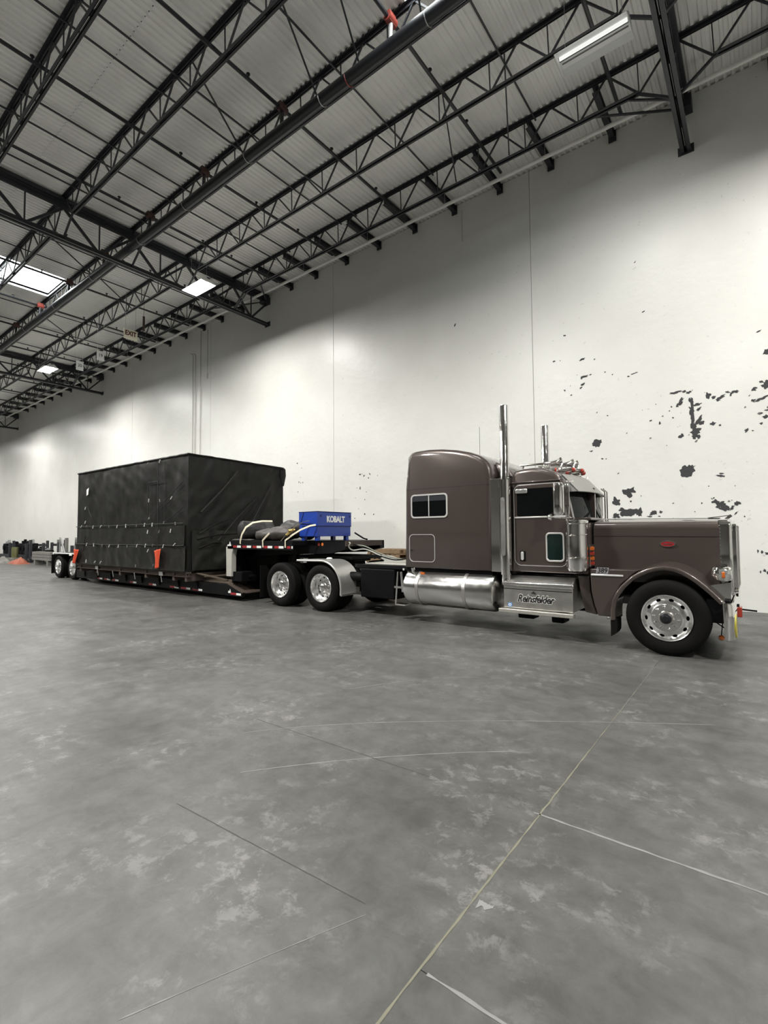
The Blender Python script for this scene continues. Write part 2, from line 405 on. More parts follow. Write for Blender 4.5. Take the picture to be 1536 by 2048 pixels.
CH = [(-3.18,3.94,.22,.19,0),(-3.33,3.77,.07,.04,.2),(-2.48,2.68,.26,.20,-.2),(-2.77,2.45,.15,.22,.3),(-2.62,2.21,.26,.18,0),(-2.44,2.18,.30,.17,.1),(-2.28,2.19,.14,.22,0),(-2.79,2.12,.13,.13,0),(-1.97,2.15,.16,.10,.2),(-1.82,2.17,.06,.05,0),(-2.05,2.07,.12,.03,0),
 (-1.27,3.10,.25,.24,.4),(-1.18,3.16,.16,.12,0),(-.65,2.93,.16,.04,-.2),(-.63,2.98,.10,.03,-.2),(-.68,2.29,.18,.13,.5),(-.60,2.22,.20,.13,-.4),(-.75,2.37,.11,.09,0),(-.37,2.31,.13,.09,.4),(-.46,2.22,.10,.05,1.0),(-.40,2.10,.09,.03,.8),
 (-1.45,4.93,.23,.06,.05),(-1.27,4.92,.08,.05,0),(-1.18,4.89,.10,.06,0),(-1.14,4.68,.08,.22,.15),(-1.14,4.47,.10,.22,0),(-1.13,4.27,.07,.26,0),(-1.12,4.08,.11,.22,0),(-1.06,3.98,.20,.13,.3),(-1.10,3.86,.11,.10,0),(-1.02,3.84,.07,.10,0),(-1.35,4.69,.08,.22,-.5),(-1.42,4.62,.05,.10,-.4),(-.82,4.74,.10,.14,0),(-.73,4.68,.06,.08,.3),(-.59,4.67,.20,.06,.5),(-.64,4.62,.07,.08,.3),(-.46,4.76,.07,.04,-.3),(-.34,4.74,.14,.06,.1),(.21,4.80,.16,.16,.6),(-.00,4.74,.09,.07,.3),(.12,4.87,.09,.04,-.4),
 (-1.01,4.22,.07,.20,-.6),(-.97,4.15,.16,.08,.2),(-1.35,3.91,.11,.08,.2),(-.75,4.10,.12,.07,0),(-.62,4.05,.05,.04,0),(-.16,3.87,.07,.10,-.4),(-.05,3.85,.04,.02,0),(-3.49,6.18,.12,.05,.3),(-4.21,6.29,.06,.05,0),(-3.44,5.72,.16,.05,0),(-3.52,5.70,.05,.06,0),(-3.30,5.74,.05,.03,.5),(-3.49,5.53,.12,.06,.5),(-3.54,5.44,.08,.04,.5),(-2.29,5.56,.13,.03,.2),(-2.42,5.51,.05,.03,0),(-3.92,6.92,.06,.04,0),(.23,5.49,.10,.11,0),(.14,4.52,.22,.05,.3),(.05,4.48,.12,.04,.3),(-.02,4.50,.06,.06,0),(-1.03,4.58,.16,.05,.2),(-1.0,4.48,.10,.05,.8),(.17,4.12,.08,.07,0),(.09,4.20,.07,.05,0),(.10,3.98,.05,.05,0),(.21,4.25,.08,.04,0),
 (-2.92,4.62,.04,.03,0),(-1.97,4.35,.05,.04,0),(-1.72,4.42,.03,.03,0),(-1.78,4.26,.04,.06,0),(-3.95,5.45,.04,.06,.4),(-3.78,5.30,.05,.03,0),(-3.07,3.55,.05,.03,0),(-2.98,3.54,.03,.03,0),(-.05,1.28,.03,.08,0),(.02,1.27,.06,.07,0),(.10,1.24,.08,.05,0),(-.02,.85,.03,.05,0),(.05,.88,.05,.06,0),(.12,.84,.09,.06,-.4),(.24,.86,.12,.02,0),
 (-.25,2.02,.03,.03,0),(-2.05,7.02,.06,.03,.2),(-4.05,6.27,.03,.02,0),(.12,5.96,.09,.03,.5),
 (-11.06,3.80,.07,.05,0),(-10.88,3.74,.08,.04,.5),(-10.62,3.78,.11,.03,-.8),(-11.06,3.32,.04,.10,0),(-10.86,2.40,.06,.05,0),(-14.3,4.5,.05,.06,0),(-14.2,3.75,.04,.06,0),(-14.1,2.45,.06,.10,.2),(-14.35,1.98,.05,.12,0),(-14.15,1.94,.04,.12,0),(-10.85,2.9,.03,.06,0),(-7.2,8.1,.04,.10,-.5),(-2.2,8.3,.05,.02,.8)]
for i, (a, b, c, d, e) in enumerate(CH): chip(a, b, c, d, e, i+1)
random.seed(11)
for i in range(70):
    cxx, czz, sx, sz = random.choice([(-1.0,4.3,.55,.35),(-2.4,2.3,.5,.25),(-.6,2.3,.3,.2),(-3.5,5.7,.4,.35),(.1,4.6,.2,.4),(-.6,4.7,.4,.1),(-1.9,4.2,.4,.4),(-11,3.2,.5,.6),(-14.2,3,.3,1.0)])
    s_ = random.uniform(.012,.045)
    chip(random.gauss(cxx,sx), random.gauss(czz,sz), s_*random.uniform(.7,1.8), s_, random.uniform(-1,1), 100+i, random.choice(['chip','chip_light']), 9)
# the rest of the shell, out of the picture
MB().box(X0-0.3, X0, Y0, 13.4, 0, ZD+0.3).build('wall_left', 'wall', kind='structure', smooth=False)
MB().box(X1, X1+0.3, Y0, 13.4, 0, ZD+0.3).build('wall_right', 'wall', kind='structure', smooth=False)
MB().box(X0, X1, Y0-0.3, Y0, 0, ZD+0.3).build('wall_front', 'wall', kind='structure', smooth=False)

# ---- roof deck: ribbed steel, ribs running to the wall, with openings for the roof lights
SKX = [(-39.9,-37.8), (-23.45,-21.3), (-5.0,-2.9), (11.2,13.3)]
def deck_strip(xa, xb, ya, yb, parent):
    p = 0.1524; n = max(1, int(round((xb-xa)/p))); p = (xb-xa)/n; prof = []
    for i in range(n):
        x = xa+i*p; prof += [(x, ZD), (x+p*0.42, ZD), (x+p*0.55, ZD-0.040), (x+p*0.87, ZD-0.040)]
    prof.append((xb, ZD)); k = len(prof)
    m = MB(); m.add([(a, ya, z) for a, z in prof]+[(a, yb, z) for a, z in prof], [(i, i+1, k+i+1, k+i) for i in range(k-1)])
    return m.build('ceiling' if parent is None else 'deck_sheet', 'deck', parent, kind='structure' if parent is None else None, fix=False, angle=25)
ceil = deck_strip(X0, X1, 7.25, 13.35, None)
deck_strip(X0, X1, Y0, 4.35, ceil)
xs = [X0]+[v for s_ in SKX for v in s_]+[X1]
for i in range(0, len(xs), 2): deck_strip(xs[i], xs[i+1], 4.35, 7.25, ceil)
MB().box(X0, X1, Y0, 4.35, ZD+0.02, ZD+0.10).box(X0, X1, 7.25, 13.4, ZD+0.02, ZD+0.10).build('roof_board', 'steel_dark', ceil, smooth=False)
for i in range(0, len(xs), 2): MB().box(xs[i], xs[i+1], 4.35, 7.25, ZD+0.02, ZD+0.10).build('roof_board', 'steel_dark', ceil, smooth=False)
for i, (a, b) in enumerate(SKX):
    cu = MB()
    cu.box(a-0.03, a, 4.32, 7.28, ZD-0.05, ZD+0.28).box(b, b+0.03, 4.32, 7.28, ZD-0.05, ZD+0.28).box(a, b, 4.32, 4.35, ZD-0.05, ZD+0.28).box(a, b, 7.25, 7.28, ZD-0.05, ZD+0.28)
    wn = cu.build('window_%d' % (i+1), 'lamp_white', kind='structure', smooth=False)
    MB().box(a, b, 4.35, 7.25, ZD+0.24, ZD+0.27).build('pane', 'skylight', wn, smooth=False)

# ---- open-web joists
def chord_x(mb, xa, xb, y, ztop, w_, h_, t=0.011, gap=0.03):
    for s_ in (-1, 1):
        a, b = sorted((y+s_*gap/2, y+s_*(gap/2+w_)))
        mb.box(xa, xb, a, b, ztop-t, ztop)
        a, b = sorted((y+s_*gap/2, y+s_*(gap/2+t)))
        mb.box(xa, xb, a, b, ztop-h_, ztop)
    return mb
def chord_x_up(mb, xa, xb, y, zbot, w_, h_, t=0.011, gap=0.03):
    for s_ in (-1, 1):
        a, b = sorted((y+s_*gap/2, y+s_*(gap/2+w_))); mb.box(xa, xb, a, b, zbot, zbot+t)
        a, b = sorted((y+s_*gap/2, y+s_*(gap/2+t))); mb.box(xa, xb, a, b, zbot, zbot+h_)
    return mb
ZT = ZD-0.042; ZB = 11.05
wd_me = {}
def unit_bar(L, r):
    key = (round(L,3), r)
    if key not in wd_me:
        me = MB().box(-r, r, -r, r, 0, L).mesh('web', smooth=False); me.materials.append(MATS['steel_dark']); wd_me[key] = me
    return wd_me[key]
def bar_obj(name, parent, p, q, r):
    p = Vector(p); q = Vector(q); d = q-p
    o = bpy.data.objects.new(name, unit_bar(d.length, r)); COL.objects.link(o); o.parent = parent
    o.location = p-ORIG[parent]; o.rotation_euler = d.to_track_quat('Z','Y').to_euler(); return o
for b in range(len(GX)-1):
    xb, xa = GX[b]-0.04, GX[b+1]+0.04
    for jy in JY:
        full = (jy > 3 and 1 <= b <= 3)
        mb = MB(); chord_x(mb, xa, xb, jy, ZT, 0.068, 0.075)
        # bottom chord stops short of the girders, seat ends slope up
        jst = mb.build('joist_top_chord', 'steel_dark', ceil, smooth=False)
        mb = MB(); chord_x_up(mb, xa+0.62, xb-0.62, jy, ZB, 0.058, 0.06)
        mb.build('joist_bottom_chord', 'steel_dark', jst, smooth=False)
        L = xb-xa; n = 12; pl = L/n; segs = []
        for k in range(n):
            xl = xa+k*pl; xm = xl+pl/2; xr = xl+pl
            segs += [((xl+0.03,jy,ZT-0.06),(xm-0.015,jy,ZB+0.02),0.017), ((xr-0.03,jy,ZT-0.06),(xm+0.03,jy,ZB+0.02),0.017), ((xm,jy,ZB+0.04),(xm-0.02,jy,ZT-0.05),0.011)]
        if full:
            for p, q, r in segs: bar_obj('web', jst, p, q, r)
        else:
            mb = MB()
            for p, q, r in segs: mb.beam(p, q, 2*r, 2*r, (0,1,0))
            mb.build('web_members', 'steel_dark', jst, smooth=False, kind='stuff')
# ---- joist girders on the column lines, bottom chord reaching the wall
for gx in GX[:5]:
    mb = MB()
    for s_ in (-1, 1):
        a, b = sorted((gx+s_*0.012, gx+s_*0.10)); mb.box(a, b, Y0, YW, 11.60, 11.615)
        a, b = sorted((gx+s_*0.012, gx+s_*0.026)); mb.box(a, b, Y0, YW, 11.47, 11.615)
        a, b = sorted((gx+s_*0.012, gx+s_*0.10)); mb.box(a, b, Y0, YW, 11.66, 11.78)
    gd = mb.build('girder_top_chord', 'steel_dark', ceil, smooth=False)
    mb = MB()
    for s_ in (-1, 1):
        a, b = sorted((gx+s_*0.012, gx+s_*0.105)); mb.box(a, b, Y0, YW-0.01, 10.50, 10.515)
        a, b = sorted((gx+s_*0.012, gx+s_*0.027)); mb.box(a, b, Y0, YW-0.01, 10.50, 10.63)
    mb.build('girder_bottom_chord', 'steel_dark', gd, smooth=False)
    MB().box(gx-0.16, gx+0.16, YW-0.02, YW, 10.46, 10.66).build('wall_plate', 'steel_dark', gd, smooth=False)
    MB().box(gx-0.16, gx+0.16, YW-0.30, YW, 11.38, 11.66).build('wall_seat', 'steel_dark', gd, smooth=False)
    ys = JY+[YW]
    for k in range(len(ys)-1):
        ya, yb = ys[k], ys[k+1]; ym = (ya+yb)/2
        bar_obj('girder_web', gd, (gx, ya, 11.5), (gx, ym, 10.56), 0.035)
        bar_obj('girder_web', gd, (gx, yb, 11.5), (gx, ym, 10.56), 0.035)
        bar_obj('girder_web', gd, (gx, ym, 10.56), (gx, ym, 11.58), 0.018)
        if yb < YW:
            for s_ in (-1, 1): bar_obj('girder_brace', gd, (gx, yb, 10.56), (gx+s_*0.72, yb, ZB+0.03), 0.024)
# ---- short wall struts, last joist to wall
SX = [0.55, -2.62, -4.17, -5.65, -7.15, -8.62, -10.12, -11.62, -13.2, -14.62, -17.8, -19.37, -20.85, -22.45, -24.0, -25.6, -27.2, -28.9, -30.5, -33.8, -35.4, -37.0, -38.7, -40.4, -42.1, -43.9, -45.6]
for x in SX:
    mb = MB().box(x-0.06, x+0.06, 11.28, YW, 11.80, 11.815).box(x-0.06, x+0.06, 11.28, YW, 11.62, 11.635).box(x-0.008, x+0.008, 11.28, YW, 11.63, 11.81).box(x-0.09, x+0.09, YW-0.04, YW, 11.55, 11.82)
    mb.build('wall_strut', 'steel_dark', ceil, smooth=False)
# ---- bridging rods and angles
for x in [-3.98, -6.9, -9.73, -10.38, -12.85, -13.65, -15.25, -18.6, -20.0, -24.9, -27.0, -30.0, -34.0, -36.5, -41]:
    MB().box(x-0.016, x+0.016, -0.5, 11.3, 11.71, 11.742).build('bridging_bar', 'steel_dark', ceil, smooth=False)
for xa in [-3.9, -5.4, -6.6, -9.2, -18.2, -19.6, -21.0, -25.2]:
    for ja, jb in ((5.34,7.33),(7.33,9.27),(9.27,11.24)):
        if random.random() < 0.45: MB().beam((xa, ja, ZT-0.05), (xa-0.75, jb, ZB+0.1), 0.03, 0.03).build('bridging_brace', 'steel_dark', ceil, smooth=False)
for xa, s_ in ((-1.1,-1),(-16.1,1),(-16.1,-1),(-32.07,1)):
    MB().beam((xa, YW-0.1, 11.5), (xa+s_*1.6, 11.3, ZB+0.05), 0.05, 0.03).build('bridging_brace', 'steel_dark', ceil, smooth=False)
    MB().beam((xa, 11.3, 10.6), (xa+s_*0.9, 11.3, ZB+0.05), 0.05, 0.03).build('bridging_brace', 'steel_dark', ceil, smooth=False)

# ---- fire sprinkler system: black main along the joists, branch lines across
sp = thing('sprinkler_system', (-16, 7.08, 10.9), 'black sprinkler main pipe with branch lines under the roof', 'sprinkler pipe')
MB().cyl((-62, 7.08, 10.93), (-0.5, 7.08, 10.93), 0.125, 20).build('main_pipe', 'pipe_black', sp)
BX = [-2.25, -5.25, -8.38, -11.55, -14.5, -17.7, -20.8, -23.9, -27.0, -30.1, -33.3, -36.4, -39.5, -42.6]
for i, x in enumerate(BX):
    br = MB().cyl((x, -0.5, 11.50), (x, 12.1, 11.50), 0.040, 8).build('branch_pipe', 'pipe_black', sp)
    MB().cyl((x, 7.12, 11.50), (x, 7.10, 10.98), 0.045, 10).build('riser', 'galvanised' if i in (1,) else 'pipe_black', br)
    MB().cyl((x, 7.0, 11.50), (x, 7.24, 11.50), 0.085, 12).box(x-0.05, x+0.05, 7.02, 7.22, 11.42, 11.62).build('coupling', 'red_fitting' if i in (1,7) else 'brown_fitting', br)
    for y in (3.15, 6.15, 8.75, 10.3):
        yy = y+random.uniform(-.3,.3)
        MB().cyl((x, yy, 11.53), (x, yy, 11.60), 0.022, 8).cyl((x, yy, 11.60), (x, yy, 11.615), 0.045, 10).build('sprinkler_head', 'pipe_black', br)
for x in (-4.4, -6.3, -7.05, -9.6, -12.4, -15.0, -18.5, -22.0, -25.5, -29, -33):
    MB().tube([(x, 7.08+0.135*math.cos(t), 10.93+0.135*math.sin(t)) for t in [PI+i*PI/8 for i in range(9)]], 0.010, 5).cyl((x, 7.21, 10.93), (x, 7.28, 11.1), 0.008, 5).build('pipe_hanger', 'red_fitting' if x == -6.3 else 'galvanised', sp)
# ---- white pipe along the wall
wp = MB().cyl((-62, 12.17, 11.39), (1.5, 12.17, 11.39), 0.050, 12)
wpo = wp.build('wall_pipe', 'pipe_white', label='long white pipe hung under the roof beside the wall', cat='pipe', origin=(-16, 12.17, 11.39))
for x in SX[::2]: MB().cyl((x+0.1, 12.17, 11.4), (x+0.1, 12.17, 11.8), 0.008, 5).build('pipe_hanger', 'galvanised', wpo)
# ---- conduits on the wall
for x, zt, lab in ((-21.79, 10.5, 'leftmost of three thin conduits running down the wall'), (-21.57, 10.45, 'middle one of three thin conduits running down the wall'), (-21.12, 11.6, 'rightmost of three thin conduits running up the wall to the roof')):
    pts = [(x, YW-0.03, 0.9), (x, YW-0.03, zt)] + ([(x-0.05, YW-0.03, zt+0.12), (x-0.25, YW-0.03, zt+0.2)] if zt < 11 else [])
    MB().tube(pts, 0.016, 6).build('wall_conduit', 'conduit', label=lab, cat='conduit', origin=(x, YW-0.03, 0.9))
MB().tube([(-20.55, YW-0.02, 9.4), (-20.55, YW-0.02, 11.5)], 0.012, 5).box(-20.58, -20.52, YW-0.04, YW, 9.15, 9.4).build('wall_cable', 'conduit', label='short thin cable with box hanging high on the wall', cat='cable', origin=(-20.55, YW, 9.4))
MB().tube([(-6.9, YW-0.02, 10.6), (-6.9, YW-0.02, 11.6)], 0.008, 5).build('wall_cable', 'conduit', label='thin single wire hanging down the wall above the truck', cat='cable', origin=(-6.9, YW, 10.6))

# ---- high-bay lamps
def lamp(x, y, z, label, lit=True, group='high-bay lamps', power=None):
    t = thing('high_bay_lamp', (x, y, z), label, 'lamp', group)
    hx, hy = 0.60, 0.285
    MB().box(x-hx, x+hx, y-0.07, y+0.07, z+0.045, z+0.11).build('housing', 'lamp_white', t, bevel=0.008)
    # two bent reflector wings
    for s_ in (-1, 1):
        prof = [(0.05, 0.045), (0.075, 0.025), (0.19, 0.008), (hy, -0.075)]
        top = [(y+s_*a, z+b) for a, b in prof]; bot = [(y+s_*a, z+b+0.006) for a, b in reversed(prof)]
        MB().prism(top+bot, 'x', x-hx, x+hx).build('reflector', 'lamp_white', t, smooth=False)
    MB().box(x-hx, x+hx, y-0.05, y+0.05, z+0.038, z+0.046).box(x-hx+0.04, x+hx-0.04, y+0.075, y+0.095, z+0.006, z+0.016).build('slot', 'lamp_slot', t, smooth=False)
    for xe in (x-hx, x+hx-0.006):
        MB().prism([(y-hy, z-0.077), (y+hy, z-0.077), (y+0.09, z+0.11), (y-0.09, z+0.11)], 'x', xe, xe+0.006).build('end_cap', 'lamp_white', t, smooth=False)
    for yy in ((-0.16, -0.08, 0.08, 0.16) if lit else (-0.055,)):
        rr_ = 0.019 if lit else 0.030
        MB().cyl((x-hx+0.03, y+yy, z+0.0), (x+hx-0.03, y+yy, z+0.0), rr_, 10).build('tube', 'tube_lit' if lit else 'tube_dim', t)
    for xe in (x-hx+0.12, x+hx-0.12): MB().cyl((xe, y, z+0.11), (xe, y, ZD-0.03), 0.004, 4).build('hanger_wire', 'galvanised', t)
    if not lit:
        # slim strip light added on the wall-side edge to brighten the wall, hidden from view
        MB().prism([(y+hy-0.005, z-0.030), (y+hy+0.045, z-0.022), (y+hy+0.045, z-0.016), (y+hy-0.005, z-0.022)], 'x', x-hx, x+hx).build('added_strip_holder', 'lamp_white', t, smooth=False)
        ld = bpy.data.lights.new('lamp_light', 'AREA'); ld.shape = 'RECTANGLE'; ld.size = 1.1; ld.size_y = 0.04; ld.energy = power or LAMP_W; ld.spread = math.radians(112); ld.color = (1.0, 0.985, 0.945)
        lo = bpy.data.objects.new('lamp_light', ld); COL.objects.link(lo); lo.parent = t; lo.location = (0, hy+0.022, -0.050); lo.rotation_euler = (math.radians(42), 0, 0)
    if lit:
        ld = bpy.data.lights.new('lamp_light', 'AREA'); ld.shape = 'RECTANGLE'; ld.size = 1.1; ld.size_y = 0.36; ld.energy = power or LAMP_W
        ld.color = (1.0, 0.985, 0.945)
        lo = bpy.data.objects.new('lamp_light', ld); COL.objects.link(lo); lo.parent = t; lo.location = (0, 0, -0.024)
lamp(-2.06, 8.84, 10.40, 'white strip lamp hanging at the upper right above the truck, no glow', lit=False, power=19.0)
lamp(-15.2, 9.2, 10.40, 'glowing high-bay lamp above the tarped load', True)
lamp(-28.9, 9.0, 10.40, 'smaller glowing high-bay lamp at the far left')
lamp(-42.6, 9.0, 10.40, 'farthest high-bay lamp along the wall, low at the left edge')
for lab, x, y, pw in [('unseen high-bay lamp added just outside the right edge to light the wall', 1.7, 8.9, LAMP_W*0.9),  # unseen lamp added to brighten the right part of the wall
        ('unseen lamp of the added second row over the floor in front of the truck', -8.0, 1.9, LAMP_W2), ('unseen lamp of the added second row over the floor beside the load', -21.8, 1.9, LAMP_W2),  # second row is unseen, added to even out the light on the wall
        ('far unseen lamp of the added second row beyond the trailer', -35.6, 1.9, LAMP_W2), ('unseen lamp of the added second row to the right of the viewer', 5.8, 1.9, LAMP_W2),
        ('high-bay lamp of the wall row beyond the left edge', -56.4, 9.0, LAMP_W), ('farthest unseen lamp of the added second row', -49.4, 1.9, LAMP_W2),
        ('high-bay lamp of the third row behind the viewer', -14.8, -6.4, LAMP_W2*0.7), ('high-bay lamp of the third row at the left behind the viewer', -28.5, -6.4, LAMP_W2*0.7), ('high-bay lamp of the third row at the right behind the viewer', 12.0, -6.4, LAMP_W2*0.7)]:
    lamp(x, y, 10.40, lab, group='lamps outside the picture', power=pw)

# ---- hanging signs
t = thing('exit_sign', (-20.5, 9.32, 10.1), 'cream hanging EXIT sign with dark red letters', 'sign')
MB().box(-20.53, -20.49, 9.05, 9.60, 9.88, 10.29).build('panel', 'exit_face', t, bevel=0.004)
text_obj('lettering', 'EXIT', 0.27, 'exit_red', t, (-20.485, 9.325, 10.12), (PI/2, 0, PI/2), 0.82, offset=0.008)
for y in (9.12, 9.53): MB().cyl((-20.51, y, 10.29), (-20.51, y, ZD-0.03), 0.006, 5).build('hanger_wire', 'galvanised', t)
MB().cyl((-19.85, 9.55, 10.15), (-19.85, 9.55, 10.75), 0.045, 10).cyl((-19.85, 9.55, 10.75), (-19.85, 9.55, ZD-0.03), 0.008, 5).build('hanging_tube', 'rust', label='thin brownish tube hanging beside the EXIT sign', cat='tube', origin=(-19.85, 9.55, 10.15))
for (x, y, z, num, lab) in ((-22.25, 8.87, 9.5, '19', 'right one of two small white numbered aisle signs on wires'), (-24.3, 8.82, 9.5, '20', 'left one of two small white numbered aisle signs on wires')):
    t = thing('aisle_sign', (x, y, z), lab, 'sign', 'hanging aisle signs')
    MB().box(x-0.012, x+0.012, y-0.15, y+0.15, z-0.24, z+0.18).build('panel', 'sign_white', t)
    text_obj('lettering', num, 0.20, 'letter_dark', t, (x+0.015, y, z-0.02), (PI/2, 0, PI/2), 0.9)
    for yy in (y-0.12, y+0.12): MB().cyl((x, yy, z+0.18), (x, yy, ZD-0.03), 0.004, 4).build('hanger_wire', 'pipe_white', t)

# ================================================================== WHEELS
def nut_mesh():
    me = MB().lathe([(0, -0.052), (0.010, -0.050), (0.0165, -0.036), (0.019, -0.004), (0.024, 0.0)], (0,0,0), 'y', 10).mesh('lug_nut'); me.materials.append(MATS['chrome']); return me
NUT = nut_mesh()
def tyre_mesh(R, rim, wd, dual):
    def prof(a0):
        return [(rim-0.01, a0+0.03), (rim+0.02, a0+0.012), (rim+(R-rim)*0.42, a0-0.004), (rim+(R-rim)*0.75, a0+0.004), (R-0.028, a0+0.020), (R-0.006, a0+0.038), (R, a0+0.06),
                (R, a0+wd*0.3), (R-0.012, a0+wd*0.3+0.004), (R-0.012, a0+wd*0.3+0.014), (R, a0+wd*0.3+0.018), (R, a0+wd*0.7-0.018), (R-0.012, a0+wd*0.7-0.014), (R-0.012, a0+wd*0.7-0.004), (R, a0+wd*0.7),
                (R, a0+wd-0.06), (R-0.02, a0+wd-0.02), (rim+(R-rim)*0.5, a0+wd), (rim-0.01, a0+wd-0.03)]
    m = MB().lathe(prof(0), (0,0,0), 'y', 64)
    if dual: m.lathe(prof(wd+0.05), (0,0,0), 'y', 48)
    me = m.mesh('wheel', angle=28); me.materials.append(MATS['rubber']); return me
def holed_disc(mb, r0, r1, a_of_r, nh, rc, hr, ha, thick=0.012):
    """annulus r0..r1 with nh oval hand holes centred on radius rc (hr radial, ha angular half sizes)"""
    st = 2*PI/nh; n = 24
    for k in range(nh):
        tc = st*(k+0.5); ex = st/2; inn = []; out = []
        for sd in range(4):
            for i in range(6):
                f = -1+2*i/6
                u, v = ((f,-1),(1,f),(-f,1),(-1,-f))[sd]
                rad = rc+v*((r1-rc) if v > 0 else (rc-r0)); out.append((tc+u*ex, rad))
                t = math.atan2(v, u); inn.append((tc+ha*math.cos(t), rc+hr*math.sin(t)))
        def P(q, d=0): return (q[1]*math.cos(q[0]), a_of_r(q[1])+d, q[1]*math.sin(q[0]))
        vs = [P(q) for q in out]+[P(q) for q in inn]+[P(q, thick*1.5) for q in inn]; fs = []
        for i in range(n):
            j = (i+1)%n; fs += [(i, j, n+j, n+i), (n+i, n+j, 2*n+j, 2*n+i)]
        mb.add(vs, fs)
    return mb
def wheel_parts(kind):
    P = {}
    if kind == 'steer':
        R, rim, wd = 0.520, 0.315, 0.285
        P['tyre'] = tyre_mesh(R, rim, wd, False)
        a = lambda r: 0.006+0.055*((r-0.17)/0.13)**2 if r > 0.17 else 0.006
        mb = MB().lathe([(rim+0.006, 0.012), (rim, 0.004), (rim-0.012, 0.010), (0.298, a(0.298))], (0,0,0), 'y', 64)
        holed_disc(mb, 0.205, 0.298, a, 10, 0.252, 0.019, 0.125)
        mb.lathe([(0.205, a(0.205)), (0.19, 0.004), (0.186, -0.008), (0.105, -0.008)], (0,0,0), 'y', 48)
        me = mb.mesh('rim'); me.materials.append(MATS['alu_wheel']); P['rim'] = me
        me = MB().lathe([(0.31, 0.09), (0.0, 0.09)], (0,0,0), 'y', 40).mesh('brake_back'); me.materials.append(MATS['black']); P['back'] = me
        me = MB().lathe([(0.105, -0.006), (0.10, -0.025), (0.088, -0.045), (0.070, -0.048)], (0,0,0), 'y', 32).mesh('hub_ring'); me.materials.append(MATS['alu_brushed']); P['ring'] = me
        me = MB().lathe([(0.074, -0.046), (0.070, -0.075), (0.045, -0.085), (0.038, -0.098), (0.0, -0.100)], (0,0,0), 'y', 24).mesh('hub_cap'); me.materials.append(MATS['black_gloss']); P['hub'] = me
        P['nut'] = (0.150, -0.006)
    else:
        R, rim, wd = (0.520, 0.315, 0.275) if kind == 'drive' else (0.462, 0.295, 0.26)
        P['tyre'] = tyre_mesh(R, rim, wd, True)
        dp = 0.175
        a = lambda r: dp
        mb = MB().lathe([(rim+0.006, 0.012), (rim, 0.002), (rim-0.014, 0.006), (rim-0.020, 0.03), (rim-0.026, 0.055), (rim-0.036, dp-0.02), (rim-0.055, dp)], (0,0,0), 'y', 64)
        holed_disc(mb, 0.185, rim-0.055, a, 10, 0.222, 0.018, 0.11)
        mb.lathe([(0.185, dp), (0.175, dp-0.012), (0.10, dp-0.012)], (0,0,0), 'y', 48)
        me = mb.mesh('rim'); me.materials.append(MATS['alu_wheel']); P['rim'] = me
        me = MB().lathe([(0.30, 0.24), (0.0, 0.24)], (0,0,0), 'y', 40).mesh('brake_back'); me.materials.append(MATS['black']); P['back'] = me
        me = MB().lathe([(0.115, dp-0.012), (0.105, dp-0.06), (0.085, dp-0.075)], (0,0,0), 'y', 32).mesh('hub_ring'); me.materials.append(MATS['alu']); P['ring'] = me
        me = MB().lathe([(0.088, dp-0.073), (0.084, dp-0.115), (0.060, dp-0.130), (0.0, dp-0.132)], (0,0,0), 'y', 24).mesh('hub_cap'); me.materials.append(MATS['alu']); P['hub'] = me
        P['nut'] = (0.143, dp-0.010)
    P['R'] = R
    return P
WP = {k: wheel_parts(k) for k in ('steer', 'drive', 'trailer')}
def wheel(root, kind, x, yface, side, spin=0.0, full=True):
    P = WP[kind]
    o = inst('wheel', P['tyre'], root, (x, yface, P['R']), (0, spin, 0) if side < 0 else (0, spin, PI))
    ORIG[o] = Vector((0,0,0))
    for nm, k in (('rim','rim'), ('brake_back','back'), ('hub_ring','ring'), ('hub_cap','hub')):
        inst(nm, P[k], o, (0,0,0))
    if full:
        r, a = P['nut']
        for i in range(10):
            t = 2*PI*i/10+0.1; inst('lug_nut', NUT, o, (r*math.cos(t), a, r*math.sin(t)))
    return o

# ================================================================== TRUCK
YC = 8.92
TR = thing('semi_truck', (-4.0, YC, 0.0), 'dark brown long-nose semi truck with chrome stacks and sleeper', 'truck')
def N(h): return YC-h            # near-side plane at half width h
# frame rails, cross members, fifth wheel
mb = MB()
for s_ in (-1, 1): mb.box(-9.9, -0.55, YC+s_*0.43-0.045, YC+s_*0.43+0.045, 0.72, 0.98)
for x in (-9.8, -8.4, -6.2, -4.4, -2.6, -0.7): mb.box(x-0.06, x+0.06, YC-0.43, YC+0.43, 0.76, 0.94)
fr = mb.build('chassis_frame', 'frame_black', TR, bevel=0.006)
for x in (-1.06, -7.75, -9.12):
    MB().cyl((x, YC-0.95, 0.52 if x < -2 else 0.50), (x, YC+0.95, 0.52 if x < -2 else 0.50), 0.075, 14).build('axle', 'frame_black', fr)
MB().cyl((-7.75, YC, 0.52), (-7.75, YC+0.001, 0.52), 0.2, 12).lathe([(0.0,-0.22),(0.15,-0.2),(0.21,-0.08),(0.21,0.08),(0.15,0.2),(0.0,0.22)], (-7.75, YC, 0.52), 'y', 20).build('differential', 'frame_black', fr)
MB().prism([(-9.0, YC-0.42), (-7.9, YC-0.46), (-7.55, YC-0.30), (-7.55, YC+0.30), (-7.9, YC+0.46), (-9.0, YC+0.42)], 'z', 1.06, 1.11).box(-8.7, -7.8, YC-0.40, YC+0.40, 0.96, 1.07).build('fifth_wheel', 'frame_black', TR, bevel=0.01)
mb = MB()
for x in (-7.3, -6.95): mb.cyl((x, YC-0.7, 0.80), (x, YC-0.5, 0.80), 0.11, 14)
